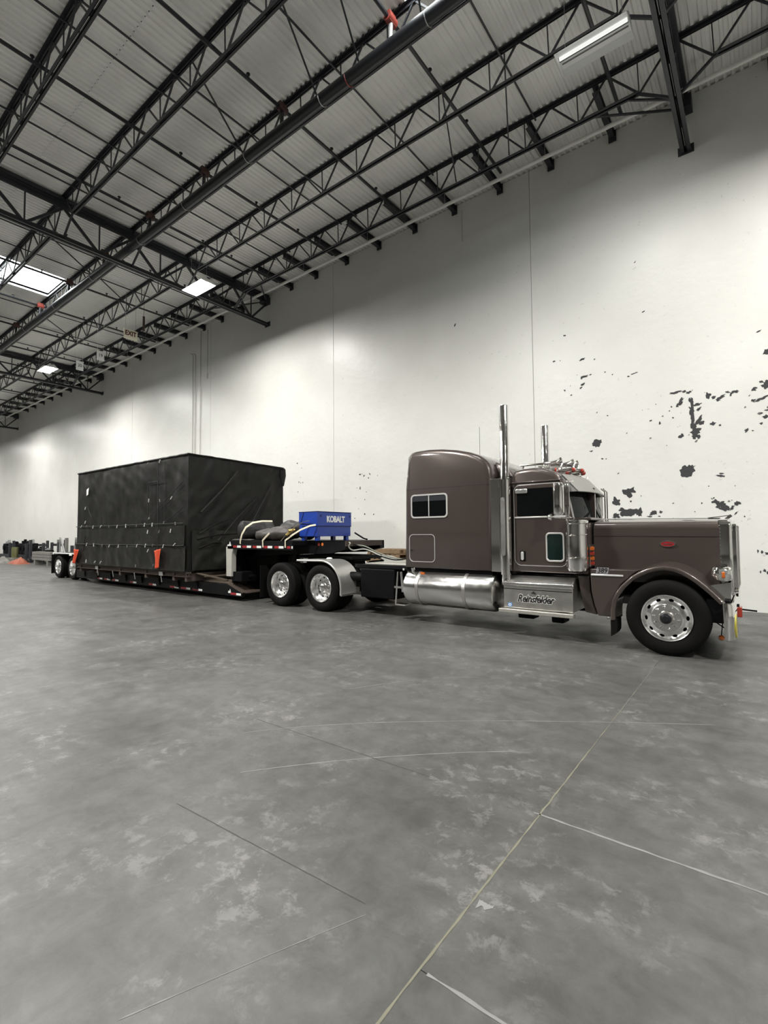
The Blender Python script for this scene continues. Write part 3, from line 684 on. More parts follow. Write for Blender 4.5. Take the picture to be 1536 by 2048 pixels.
mb.cyl((-7.25, YC-0.8, 0.78), (-6.85, YC-0.8, 0.78), 0.10, 14).box(-7.3, -6.8, YC-0.75, YC-0.5, 0.55, 0.66)
for i in range(9):
    x = -7.1+i*0.07; mb.cyl((x, YC-0.72-0.02*(i % 3), 0.95+0.02*(i % 2)), (x+0.12, YC-0.5, 0.75+0.05*(i % 4)), 0.013, 6)
mb.build('air_valves', 'frame_black', TR)
MB().cyl((-6.98, YC-0.74, 0.93), (-6.93, YC-0.74, 0.93), 0.03, 10).cyl((-6.85, YC-0.74, 0.83), (-6.79, YC-0.74, 0.87), 0.02, 10).box(-6.80, -6.70, YC-0.73, YC-0.71, 0.80, 0.82).build('air_fitting', 'chrome', TR)
# catwalk; black boxes below it stand for a tool box plus shadow
MB().box(-6.80, -5.58, YC-0.80, YC+0.80, 1.055, 1.085).build('catwalk', 'tread_plate', TR, bevel=0.006)
MB().box(-7.05, -5.60, YC-0.86, YC-0.80, 0.98, 1.055).box(-7.05, -6.5, YC-0.6, YC+0.6, 1.0, 1.05).build('catwalk_frame', 'frame_black', TR, bevel=0.006)
MB().box(-6.85, -5.95, YC-0.90, YC-0.46, 0.36, 0.97).build('box_and_shade', 'black', TR, bevel=0.02)
MB().box(-6.85, -5.95, YC+0.46, YC+0.90, 0.36, 0.97).build('box_and_shade', 'black', TR, bevel=0.02)
mb = MB().beam((-5.84, N(1.0), 0.30), (-5.78, N(1.0), 0.95), 0.015, 0.03).beam((-5.66, N(1.0), 0.55), (-5.70, N(1.0), 0.95), 0.015, 0.05).box(-5.86, -5.62, N(1.02), N(0.9), 0.62, 0.66).box(-5.84, -5.60, N(1.02), N(0.85), 0.28, 0.31)
mb.build('catwalk_step', 'alu', TR)
MB().box(-5.55, -5.50, N(1.0), N(0.97), 0.96, 1.04).box(-5.66, -5.63, N(1.0), N(0.97), 0.98, 1.02).build('tail_fitting', 'white_paint', TR)
# fuel tanks
def tank(side):
    y = YC+side*0.86; xa, xb, r, z = -5.58, -3.62, 0.345, 0.665
    prof = [(0.0, 0.0), (0.16, 0.004), (0.27, 0.02), (0.325, 0.055), (r, 0.11), (r, xb-xa-0.11), (0.325, xb-xa-0.055), (0.27, xb-xa-0.02), (0.16, xb-xa-0.004), (0.0, xb-xa)]
    tk = MB().lathe(prof, (xa, y, z), 'x', 56).build('fuel_tank', 'alu', TR)
    for x in (-5.21, -4.21):
        MB().lathe([(r+0.002, -0.035), (r+0.010, -0.03), (r+0.010, 0.03), (r+0.002, 0.035)], (x, y, z), 'x', 56).build('tank_strap', 'alu_brushed', tk)
        MB().box(x-0.05, x+0.05, min(y, YC+side*0.43), max(y, YC+side*0.43), z+r-0.02, z+r+0.06).build('tank_bracket', 'frame_black', tk)
    MB().cyl((-5.40, y+side*0.10, z+r-0.06), (-5.40, y+side*0.15, z+r+0.05), 0.055, 16).build('filler_cap', 'chrome', tk)
    MB().box(-5.19, -5.11, y+side*0.19, y+side*0.22, z+r-0.09, z+r-0.04).build('reflector', 'amber', tk)
tank(-1); tank(1)
# step boxes
def step_box(side):
    def Yp(h): return YC+side*h
    prof = [(Yp(0.50), 0.46), (Yp(1.13), 0.46), (Yp(1.13), 0.865), (Yp(1.10), 0.885), (Yp(0.93), 0.985), (Yp(0.50), 0.985)]
    sb = MB().prism(prof, 'x', -3.47, -2.33).build('step_box', 'alu_brushed', TR, bevel=0.012, seg=3)
    MB().box(-3.53, -2.31, min(Yp(1.08), Yp(1.215)), max(Yp(1.08), Yp(1.215)), 0.385, 0.445).build('step_tread', 'tread_plate', sb, bevel=0.006)
    MB().box(-3.48, -2.31, min(Yp(1.11), Yp(1.16)), max(Yp(1.11), Yp(1.16)), 0.83, 0.895).build('step_tread', 'alu', sb, bevel=0.015)
    MB().box(-3.46, -2.34, min(Yp(1.125), Yp(1.134)), max(Yp(1.125), Yp(1.134)), 0.770, 0.780).build('lid_gap', 'black', sb)
    MB().box(-3.30, -3.02, min(Yp(0.7), Yp(0.95)), max(Yp(0.7), Yp(0.95)), 0.27, 0.385).box(-2.75, -2.55, min(Yp(0.6), Yp(0.9)), max(Yp(0.6), Yp(0.9)), 0.24, 0.385).build('step_bracket', 'black', sb, bevel=0.02)
    return sb
sb = step_box(-1); step_box(1)
text_obj('lettering', 'Reinsfelder', 0.165, 'white_paint', sb, (-2.93, N(1.134), 0.625), (PI/2, 0, 0), 0.80, offset=0.012, shear=0.35, extrude=0.0015)
text_obj('lettering', 'Reinsfelder', 0.165, 'letter_dark', sb, (-2.93, N(1.137), 0.625), (PI/2, 0, 0), 0.80, offset=0.004, shear=0.35, extrude=0.0015)
MB().prism([(-2.995, 0.720), (-2.95, 0.755), (-2.905, 0.705)], 'y', N(1.136), N(1.13)).build('lettering', 'letter_dark', sb)
MB().prism(rr(-3.40, -3.32, 0.475, 0.545, 0.03), 'y', N(1.134), N(1.13)).build('sticker', 'sticker_blue', sb)
MB().ring(rr(-3.385, -3.335, 0.49, 0.53, 0.018), rr(-3.372, -3.348, 0.50, 0.52, 0.009), 'y', N(1.136), N(1.133)).build('sticker', 'tape_white', sb)

# ---- sleeper
SLP = [(-5.555,1.04),(-3.72,1.04),(-3.70,1.8),(-3.69,2.55),(-3.685,2.72),(-3.70,2.84),(-3.745,2.94),(-3.82,3.02),(-3.93,3.10),(-4.13,3.185),(-4.40,3.255),(-4.70,3.305),(-5.00,3.33),(-5.30,3.325),(-5.40,3.305),(-5.46,3.25),(-5.49,3.12),(-5.525,2.85),(-5.55,2.60),(-5.56,1.8)]
def body_loft(mb, poly, half, fil):
    """extrude a side profile across the truck with rounded long edges; fil = list of (dist from side, inset)"""
    secs = []
    for d, ins in fil: secs.append((YC-half+d, ins))
    for d, ins in reversed(fil): secs.append((YC+half-d, ins))
    rings = []
    for y, ins in secs:
        dl = [ins*(0.35 if p[1] < 1.1 else 1.0) for p in poly]
        rings.append([(q[0], y, q[1]) for q in inset2(poly, dl)])
    return mb.loft(rings)
sl = body_loft(MB(), SLP, 1.08, [(0, 0.10), (0.012, 0.055), (0.035, 0.025), (0.075, 0.006), (0.12, 0.0)]).build('sleeper', 'paint', TR, angle=50)
for s_ in (-1, 1):
    ya, yb = (N(1.094), N(1.078)) if s_ < 0 else (YC+1.078, YC+1.094)
    wf = MB().ring(rr(-5.385, -4.565, 2.005, 2.465, 0.075), rr(-5.355, -4.595, 2.035, 2.435, 0.05), 'y', ya, yb).build('side_window', 'trim_bright', sl)
    yg = N(1.086) if s_ < 0 else YC+1.074
    MB().prism(rr(-5.36, -4.59, 2.03, 2.44, 0.05), 'y', yg, yg+0.012).build('pane', 'glass_dark', sl)
    yg2 = N(1.089) if s_ < 0 else YC+1.085
    MB().box(-5.345, -4.605, yg2, yg2+0.004, 2.33, 2.425).build('window_shade', 'glass_shade', sl)
    MB().box(-4.985, -4.965, yg2-0.002, yg2+0.006, 2.04, 2.43).build('window_divider', 'trim_bright', sl)
    MB().ring(rr(-5.435, -4.85, 1.165, 1.695, 0.085), rr(-5.424, -4.861, 1.176, 1.684, 0.076), 'y', ya+0.006, yb).build('luggage_door', 'trim_bright', sl)
    MB().cyl((-5.385, ya+0.016, 1.40), (-5.385, ya-0.012, 1.40), 0.02, 10).build('latch', 'chrome', sl)
    MB().box(-5.50, -3.72, ya+0.0125, ya+0.018, 2.565, 2.572).build('panel_seam', 'paint_gap', sl)
    MB().box(-5.436, -5.431, ya+0.0125, ya+0.018, 2.60, 3.22).build('panel_seam', 'paint_gap', sl)
MB().box(-5.55, -3.72, YC-1.02, YC+1.02, 0.97, 1.042).build('sleeper_floor', 'black', sl)
# sleeper front cap fairing and gap between sleeper and cab
MB().box(-3.75, -3.36, YC-0.88, YC+0.88, 1.00, 2.70).build('cab_gap_boot', 'paint_gap', TR)
body_loft(MB(), [(-3.75,2.6),(-3.42,2.6),(-3.40,2.74),(-3.55,2.90),(-3.75,3.0)], 0.80, [(0, 0.04), (0.03, 0.012), (0.08, 0.0)]).build('roof_fairing', 'paint', TR, angle=50)

# ---- cab
CAB = [(-3.405,1.04),(-2.135,1.04),(-2.13,1.5),(-2.13,1.86),(-2.22,1.905),(-2.36,1.935),(-2.42,2.2),(-2.475,2.47),(-2.52,2.60),(-2.58,2.675),(-2.68,2.735),(-2.82,2.785),(-3.00,2.815),(-3.20,2.805),(-3.32,2.785),(-3.385,2.735),(-3.405,2.65),(-3.405,1.8)]
cab = body_loft(MB(), CAB, 0.95, [(0, 0.085), (0.012, 0.045), (0.035, 0.02), (0.075, 0.005), (0.12, 0.0)]).build('cab', 'paint', TR, angle=45)
for s_ in (-1, 1):
    def Yo(h): return YC+s_*h
    def bx(m, x0, x1, h0, h1, z0, z1): a, b = sorted((Yo(h0), Yo(h1))); return m.box(x0, x1, a, b, z0, z1)
    def pr(m, poly, h0, h1): a, b = sorted((Yo(h0), Yo(h1))); return m.prism(poly, 'y', a, b)
    def rg(m, o_, i_, h0, h1): a, b = sorted((Yo(h0), Yo(h1))); return m.ring(o_, i_, 'y', a, b)
    door = pr(MB(), rr(-3.325, -2.46, 1.165, 2.52, 0.11), 0.94, 0.962).build('door', 'paint', cab, bevel=0.008)
    rg(MB(), rr(-3.336, -2.449, 1.154, 2.531, 0.12), rr(-3.325, -2.46, 1.165, 2.52, 0.11), 0.94, 0.955).build('door_seal', 'trim_bright', cab)
    pr(MB(), rr(-3.275, -2.52, 1.985, 2.455, 0.04), 0.955, 0.966).build('door_window', 'glass_dark', cab)
    bx(MB(), -3.32, -2.46, 0.955, 0.975, 1.955, 1.982).build('belt_moulding', 'trim_bright', cab, bevel=0.004)
    rg(MB(), rr(-2.79, -2.49, 1.235, 1.71, 0.06), rr(-2.765, -2.515, 1.26, 1.685, 0.045), 0.955, 0.980).build('peep_window', 'trim_bright', cab, bevel=0.004)
    pr(MB(), rr(-2.77, -2.51, 1.255, 1.69, 0.045), 0.955, 0.968).build('peep_glass', 'glass_green', cab)
    bx(MB(), -3.235, -3.135, 0.958, 0.968, 1.23, 1.40).build('handle_recess', 'black', cab, bevel=0.01)
    pr(MB(), rr(-3.215, -3.165, 1.25, 1.39, 0.02), 0.968, 0.99).build('door_handle', 'trim_bright', cab, bevel=0.006)
    bx(MB(), -3.30, -3.08, 0.958, 1.0, 2.375, 2.455).build('clearance_light', 'lens_clear', cab, bevel=0.02)
    bx(MB(), -3.36, -2.50, 0.945, 0.975, 2.555, 2.575).build('drip_rail', 'paint', cab, bevel=0.005)
    pr(MB(), [(-2.40, 1.90), (-2.345, 1.90), (-2.46, 2.50), (-2.52, 2.50)], 0.86, 0.955).build('windshield_pillar', 'paint', cab)
    # curved windshield half
    pw = []
    for k in range(7):
        t = k/6; y = Yo(0.03+0.83*t); xo = 0.075*(1-t*t)
        pw.append([(-2.358+xo, y, 1.955), (-2.405+xo, y, 2.2), (-2.462+xo, y, 2.46), (-2.492+xo, y, 2.46), (-2.435+xo, y, 2.2), (-2.39+xo, y, 1.955)])
    MB().loft(pw).build('windshield', 'glass_windshield', cab)
MB().box(-2.42, -2.25, YC-0.03, YC+0.03, 1.93, 2.48).build('windshield_post', 'paint', cab)
MB().box(-2.40, -2.10, YC-0.88, YC+0.88, 1.90, 1.945).build('cowl', 'paint', cab, bevel=0.012)
for s_ in (-0.45, 0.35): MB().beam((-2.27, YC+s_, 1.96), (-2.34, YC+s_*0.2+0.25, 2.16), 0.012, 0.02).build('wiper', 'black', cab)
# sun visor
VI = [(-2.555, 2.655), (-2.30, 2.375), (-2.285, 2.362), (-2.275, 2.372), (-2.535, 2.668)]
vs = []
for k in range(9):
    t = -1+k/4; y = YC+0.87*t; xo = 0.07*(1-t*t)
    vs.append([(p[0]+xo, y, p[1]+0.02*(1-t*t)) for p in VI])
MB().loft(vs).build('sun_visor', 'visor_alu', cab)
for s_ in (-1, 1): MB().prism([(-2.54, 2.66), (-2.285, 2.37), (-2.47, 2.37), (-2.53, 2.56)], 'y', *sorted((YC+s_*0.87, YC+s_*0.86))).build('visor_end', 'visor_alu', cab)
# mirrors
for s_ in (-1, 1):
    y = YC+s_*1.20; rings = []
    for zz, sc in ((1.985,.75),(2.0,.93),(2.03,1),(2.44,1),(2.475,.93),(2.49,.75)):
        ring = []
        for k in range(16):
            t = 2*PI*k/16; ring.append((-2.495+0.085*sc*math.cos(t), y+0.085*sc*math.sin(t)*s_, zz))
        rings.append(ring)
    mi = MB().loft(rings).build('mirror', 'chrome', cab)
    for x in (-2.375, -2.335): MB().tube([(x, YC+s_*0.96, 1.93), (x, YC+s_*1.20, 1.95), (x, YC+s_*1.21, 2.0), (x, YC+s_*1.21, 2.46), (x, YC+s_*1.20, 2.50), (x, YC+s_*0.95, 2.53)], 0.014, 8).build('mirror_bracket', 'chrome', cab)
    MB().lathe([(0,-0.075),(0.03,-0.07),(0.052,-0.05),(0.066,0.0),(0.055,0.005),(0.0,0.006)], (-2.60, y, 1.955), 'x', 20).build('spot_mirror', 'chrome', cab)
    MB().tube([(-2.58, y, 1.95), (-2.46, y, 1.94), (-2.36, YC+s_*1.1, 1.93)], 0.010, 6).build('mirror_bracket', 'chrome', cab)
    MB().cyl((-2.62, YC+s_*0.85, 2.72), (-2.60, YC+s_*0.87, 2.78), 0.012, 6).build('roof_bolt', 'chrome', cab)
# roof horns and marker lights
for y, xb, zb, L in ((8.47,-2.68,2.925,0.72),(8.80,-2.575,2.925,0.62),(9.12,-2.59,2.94,0.78)):
    MB().lathe([(0.085,0.0),(0.078,-0.012),(0.05,-0.05),(0.030,-0.13),(0.020,-0.30),(0.016,-L),(0.0,-L),(0.0,-L+0.02),(0.012,-0.3),(0.04,-0.06),(0.07,-0.005)], (xb, y, zb), 'x', 24).build('air_horn', 'chrome', cab)
    MB().cyl((xb-L+0.05, y, 2.78), (xb-L+0.05, y, zb), 0.02, 8).cyl((xb-0.2, y, 2.76), (xb-0.2, y, zb), 0.015, 8).build('horn_mount', 'chrome', cab)
for y in (8.30, 8.62, 8.92, 9.22, 9.54):
    x = -2.47-0.25*((y-YC)/0.62)**2; z = 2.785-0.03*((y-YC)/0.62)**2
    mk = MB().lathe([(0.0,-0.30),(0.02,-0.28),(0.038,-0.14),(0.044,-0.03),(0.044,0.0)], (x, y, z+0.012), 'x', 16).build('marker_light', 'chrome', cab)
    MB().lathe([(0.041,-0.002),(0.038,0.03),(0.022,0.05),(0.0,0.054)], (x, y, z+0.012), 'x', 16).build('marker_lens', 'red_lens', cab)
    MB().box(x-0.2, x-0.02, y-0.03, y+0.03, z-0.06, z).build('marker_base', 'chrome', cab)
# exhaust stacks with shields
for s_ in (-1, 1):
    y = YC+s_*1.02
    st_ = MB().lathe([(0.079,0.85),(0.079,3.91),(0.076,3.92),(0.072,3.91),(0.072,3.3)], (-3.46, y, 0), 'z', 32).build('exhaust_stack', 'chrome_wavy', TR)
    MB().cyl((-3.46, y, 1.0), (-3.46, y, 2.63), 0.098, 28).build('muffler_shield', 'chrome', st_)
    pts = []
    MB().box(-3.72, -3.55, *sorted((y-s_*0.03, y+s_*0.035)), 1.04, 2.655).box(-3.56, -3.365, *sorted((y-s_*0.1, y+s_*0.05)), 2.50, 2.655).build('stack_panel', 'chrome', st_, bevel=0.006)
    MB().prism(rr(-3.505, -3.43, 1.32, 2.32, 0.035), 'y', *sorted((y+s_*0.080, y+s_*0.101))).build('shield_slot', 'alu_brushed', st_)
    MB().tube([(-3.46, y, 1.05), (-3.47, y, 0.92), (-3.55, YC+s_*0.9, 0.82), (-3.6, YC+s_*0.5, 0.75)], 0.06, 14).build('exhaust_elbow', 'alu_brushed', st_)
    for k in range(5): MB().cyl((-3.69+0.05*(k % 3), y+s_*0.03, 2.35+0.055*k), (-3.69+0.05*(k % 3), y+s_*0.042, 2.35+0.055*k), 0.009, 8).build('bolt', 'chrome', st_)
# air cleaners
for s_ in (-1, 1):
    ac = MB().lathe([(0.0,1.085),(0.09,1.09),(0.145,1.11),(0.160,1.14),(0.163,1.16),(0.163,1.31),(0.168,1.315),(0.168,1.325),(0.163,1.33),(0.163,1.66),(0.168,1.665),(0.168,1.675),(0.163,1.68),(0.163,1.84),(0.172,1.85),(0.172,1.89),(0.150,1.905),(0.0,1.91)], (-2.275, YC+s_*1.03, 0), 'z', 48).build('air_cleaner', 'chrome', TR)
    MB().box(-2.36, -2.19, *sorted((YC+s_*0.85, YC+s_*0.95)), 1.3, 1.36).box(-2.36, -2.19, *sorted((YC+s_*0.85, YC+s_*0.95)), 1.7, 1.76).build('cleaner_bracket', 'black', ac)
    for z in (1.235, 1.31, 1.385, 1.46): MB().lathe([(0.0,0.035),(0.018,0.03),(0.03,0.0)], (-2.07, YC+s_*0.955, z), 'y', 14).cyl((-2.07, YC+s_*0.955, z), (-2.07, YC+s_*0.95, z), 0.032, 12).box(-2.10, -2.04, *sorted((YC+s_*0.95, YC+s_*0.985)), z-0.028, z+0.012).build('side_marker', 'red_lens' if z in (1.235,1.385) else 'amber', ac, bevel=0.006)
    MB().box(-2.11, -2.09, *sorted((YC+s_*0.75, YC+s_*0.98)), 1.18, 1.52).build('marker_bracket', 'chrome', ac)

# ---- hood
def hood_sec(x, half, ztop, crown, zbot):
    pts = []; r = 0.115
    pts += [(x, YC-half, zbot), (x, YC-half-0.004, (zbot+ztop)/2), (x, YC-half, ztop-r)]
    for k in range(1, 6):
        t = PI/2*k/5; pts.append((x, YC-half+r*(1-math.cos(t)), ztop-r+r*math.sin(t)))
    for k in range(1, 10):
        t = k/10; y = -half+r+(2*half-2*r)*t; pts.append((x, YC+y, ztop+crown*(1-(2*t-1)**2)))
    for k in range(0, 5):
        t = PI/2*(1-k/5); pts.append((x, YC+half-r*(1-math.cos(t)), ztop-r+r*math.sin(t)))
    pts += [(x, YC+half, ztop-r), (x, YC+half+0.004, (zbot+ztop)/2), (x, YC+half, zbot)]
    return pts
hood = MB().loft([hood_sec(-2.10,0.74,1.875,0.05,0.95), hood_sec(-1.6,0.70,1.872,0.05,0.95), hood_sec(-1.0,0.645,1.868,0.045,0.95), hood_sec(-0.455,0.60,1.862,0.04,0.85)]).build('hood', 'paint', TR, angle=50)
MB().loft([hood_sec(-2.13,0.72,1.855,0.05,0.95), hood_sec(-2.09,0.72,1.855,0.05,0.95)]).build('hood_gap', 'black', hood)
for s_ in (-1, 1):
    MB().beam((-2.09, YC+s_*0.744, 1.655), (-0.47, YC+s_*0.605, 1.640), 0.010, 0.010).build('hood_moulding', 'paint', hood)
    # oval badge
    yb = YC+s_*0.676; ov = []; oi = []
    for k in range(28):
        t = 2*PI*k/28; ov.append((-1.085+0.098*math.cos(t), 1.530+0.045*math.sin(t))); oi.append((-1.085+0.088*math.cos(t), 1.530+0.036*math.sin(t)))
    bd = MB().ring(ov, oi, 'y', *sorted((yb, YC+s_*0.64))).build('badge_rim', 'chrome', hood)
    MB().prism(oi, 'y', *sorted((YC+s_*0.672, YC+s_*0.64))).build('badge', 'emblem_red', hood)
    if s_ < 0: text_obj('badge_lettering', 'Peterbilt', 0.042, 'chrome', hood, (-1.085, yb-0.001, 1.53), (PI/2,0,0), 0.78, shear=0.2, extrude=0.001)
MB().tube([(-2.05, YC, 1.93), (-0.47, YC, 1.906)], 0.008, 8).build('hood_strip', 'chrome', hood)
# fenders
FE = [(-1.785,0.417),(-1.782,0.56),(-1.755,0.72),(-1.70,0.83),(-1.63,0.93),(-1.50,1.065),(-1.40,1.13),(-1.29,1.185),(-1.18,1.220),(-1.07,1.235),(-0.96,1.222),(-0.86,1.187),(-0.77,1.135),(-0.677,1.068),(-0.59,0.99),(-0.516,0.917),(-0.45,0.845),(-0.389,0.776)]
for s_ in (-1, 1):
    c = Vector((-1.06, 0.50)); rings = []
    for i, p in enumerate(FE):
        p = Vector(p); n_ = (p-c).normalized()
        def Q(h, off): q = p+n_*off; return (q.x, YC+s_*h, q.y)
        bl = max(0.0, min(1.0, (p.y-0.75)/0.35))
        rings.append([Q(1.150,-0.062), Q(1.172,-0.060), Q(1.184,-0.045), Q(1.186,-0.02), Q(1.175,-0.004), Q(1.145,0.004), Q(1.0,0.010+0.005*bl), Q(0.80,0.012+0.015*bl), Q(0.55,0.015+0.03*bl), Q(0.55,-0.03), Q(1.13,-0.03)])
    fd = MB().loft(rings).build('fender', 'paint', hood, angle=40)
    # inner liner
    MB().loft([[(q[0]+(-1.06-q[0])*0.03, YC+s_*1.10, q[1]-0.03), (q[0]+(-1.06-q[0])*0.03, YC+s_*0.5, q[1]-0.03), (q[0], YC+s_*0.5, q[1]-0.01), (q[0], YC+s_*1.10, q[1]-0.01)] for q in FE]).build('fender_liner', 'black', hood)
    ya, yb = sorted((YC+s_*0.55, YC+s_*1.05))
    MB().prism([(-2.085,1.06),(-2.075,0.80),(-2.035,0.60),(-1.985,0.445),(-1.79,0.445),(-1.785,0.60),(-1.755,0.75),(-1.66,0.93),(-1.50,1.09),(-1.42,1.15),(-2.085,1.15)], 'y', ya, yb).build('fender_skirt', 'paint', hood, bevel=0.012)
    ya, yb = sorted((YC+s_*0.45, YC+s_*0.94))
    MB().prism([(-2.30,1.02),(-2.27,0.75),(-2.20,0.465),(-2.03,0.44),(-2.08,0.60),(-2.12,0.80),(-2.125,1.02)], 'y', ya, yb).build('cowl_skirt', 'paint', cab, bevel=0.01)
    MB().box(-2.075, -1.62, *sorted((YC+s_*1.04, YC+s_*1.065)), 1.045, 1.075).build('fender_moulding', 'trim_bright', hood, bevel=0.008)
    ya, yb = sorted((YC+s_*0.88, YC+s_*1.17))
    MB().loft([[(-1.785+0.0*k, ya, z), (-1.785, yb, z), (-1.70+dx, yb, z), (-1.70+dx, ya, z)] for k, z, dx in ((0,0.43,0),(1,0.33,0.0),(2,0.26,-0.005),(3,0.215,-0.03),(4,0.185,-0.075))]).build('mud_flap', 'rubber', hood)
    MB().lathe([(0.0,-0.03),(0.014,-0.02),(0.018,0.0),(0.012,0.02)], (-1.82, YC+s_*1.13, 0.435), 'x', 10).build('flap_bolt', 'chrome', hood)
    # headlight pods
    def hs(x, z0, z1, h0, h1): return [(x, YC+s_*h0, z0), (x, YC+s_*h1, z0+0.02), (x, YC+s_*(h1+0.02), (z0+z1)/2), (x, YC+s_*h1, z1-0.02), (x, YC+s_*h0, z1)]
    hl = MB().loft([hs(-0.545,1.09,1.21,0.62,0.93), hs(-0.515,1.055,1.235,0.62,0.98), hs(-0.45,1.03,1.240,0.62,1.0), hs(-0.36,1.025,1.235,0.62,0.99), hs(-0.33,1.035,1.22,0.62,0.96)]).build('headlight_pod', 'chrome', hood, angle=60)
    MB().loft([hs(-0.455,1.045,1.222,0.80,1.006), hs(-0.36,1.04,1.22,0.66,0.997), hs(-0.318,1.05,1.205,0.66,0.96)]).build('headlight_lens', 'lens_clear', hood, angle=60)
    MB().box(-0.425, -0.385, *sorted((YC+s_*0.97, YC+s_*1.026)), 1.085, 1.17).build('turn_signal', 'amber', hood, bevel=0.012)
for tx, m_, off in (('389','decal_grey',0.010),):
    MB().prism([(-2.005,1.082),(-1.83,1.082),(-1.815,1.175),(-1.985,1.175)], 'y', N(1.056), N(1.05)).build('decal_plate', 'decal_grey', hood)
    text_obj('decal_lettering', '389', 0.105, 'letter_dark', hood, (-1.91, N(1.0575), 1.128), (PI/2,0,0), 0.9, shear=0.15, offset=0.002, extrude=0.001)
# grille crown and grille
GP = rr(YC-0.59, YC+0.59, 0.80, 1.885, 0.09)
gr = MB().loft([[(-0.465, p[0], p[1]) for p in GP], [(-0.36, p[0], p[1]) for p in GP], [(-0.325, YC+(p[0]-YC)*0.985, 0.80+(p[1]-0.80)*0.992+0.004) for p in GP], [(-0.312, YC+(p[0]-YC)*0.955, 0.80+(p[1]-0.80)*0.97+0.016) for p in GP]]).build('grille_crown', 'chrome', hood, angle=40)
MB().prism(rr(YC-0.50, YC+0.50, 0.87, 1.80, 0.05), 'x', -0.312, -0.290).build('grille_mesh', 'black', hood)
for k in range(15):
    y = YC-0.47+0.94*k/14; MB().box(-0.292, -0.268, y-0.008, y+0.008, 0.885, 1.79).build('grille_bar', 'alu', hood)
MB().ring(rr(YC-0.525, YC+0.525, 0.85, 1.82, 0.06), rr(YC-0.495, YC+0.495, 0.88, 1.79, 0.04), 'x', -0.312, -0.262).build('grille_frame', 'chrome', hood, bevel=0.006)
RV = MB().lathe([(0.0,-0.008),(0.006,-0.006),(0.009,0.0)], (0,0,0), 'y', 8).mesh('rivet'); RV.materials.append(MATS['chrome'])
for k in range(13): inst('rivet', RV, gr, (-0.45+0.0*k, N(0.592), 1.24+0.046*k)).location = Vector((-0.45, N(0.592), 1.24+0.046*k))-ORIG[TR]
for s_ in (-1, 1): MB().prism([(-0.56, 0.98), (-0.33, 1.03), (-0.33, 0.80), (-0.40, 0.80)], 'y', *sorted((YC+s_*0.57, YC+s_*0.98))).build('splash_panel', 'chrome', hood)
MB().beam((-0.62, YC, 1.915), (-0.36, YC, 1.945), 0.10, 0.012).beam((-0.40, YC, 1.89), (-0.33, YC, 1.95), 0.015, 0.04).build('hood_ornament', 'chrome', hood)
# bumper
bs = []
for h, dx in ((-1.21,-0.085),(-1.19,-0.04),(-1.14,-0.012),(-1.05,0.0),(0,0.012),(1.05,0.0),(1.14,-0.012),(1.19,-0.04),(1.21,-0.085)):
    x = -0.29+dx; bs.append([(x-0.03, YC+h, 0.30), (x, YC+h, 0.30), (x+0.004, YC+h, 0.52), (x, YC+h, 0.745), (x-0.015, YC+h, 0.775), (x-0.04, YC+h, 0.775)])
bp_ = MB().loft(bs).build('bumper', 'chrome', TR, angle=40)
MB().box(-0.62, -0.33, YC-0.43, YC-0.33, 0.55, 0.80).box(-0.62, -0.33, YC+0.33, YC+0.43, 0.55, 0.80).box(-0.60, -0.36, YC-1.1, YC+1.1, 0.60, 0.70).build('bumper_bracket', 'black', bp_)
MB().box(-0.60, -0.34, YC-1.12, YC-0.55, 0.50, 0.80).build('bumper_back', 'black', bp_)
MB().box(-0.60, -0.34, YC+0.55, YC+1.12, 0.50, 0.80).build('bumper_back', 'black', bp_)
oy = []; iy = []
for k in range(24):
    t = 2*PI*k/24; oy.append((N(1.03)+0.10*math.cos(t), 0.47+0.155*math.sin(t))); iy.append((N(1.03)+0.06*math.cos(t)+0.02, 0.47+0.115*math.sin(t)))
MB().ring(oy, iy, 'x', -0.295, -0.280).build('sign_ring', 'yellow', bp_)
MB().prism(iy, 'x', -0.295, -0.282).build('sign_face', 'black', bp_)
MB().lathe([(0.0,-0.035),(0.025,-0.028),(0.036,0.0),(0.025,0.028),(0.0,0.035)], (-0.45, N(1.05), 0.30), 'y', 16).build('amber_light', 'amber', bp_)
MB().cyl((-0.45, N(1.05), 0.335), (-0.42, N(1.05), 0.60), 0.007, 6).build('light_stem', 'black', bp_)
MB().tube([(-0.56, N(0.95), 0.52), (-0.38, N(0.95), 0.39)], 0.008, 6).build('bumper_stay', 'black', bp_)
MB().box(-0.285, -0.235, YC-0.42, YC-0.22, 0.50, 0.64).build('red_bracket', 'red_lens', bp_, bevel=0.01)
MB().cyl((-0.24, YC-0.32, 0.60), (-0.07, YC-0.28, 0.585), 0.012, 8).build('flag_rod', 'black', bp_)
for y, z in ((YC-0.72, 0.845), (YC-0.55, 0.68)): MB().lathe([(0.0,-0.03),(0.02,-0.025),(0.025,0.0)], (-0.26, y, z), 'x', 10).build('bumper_bolt', 'black', bp_)
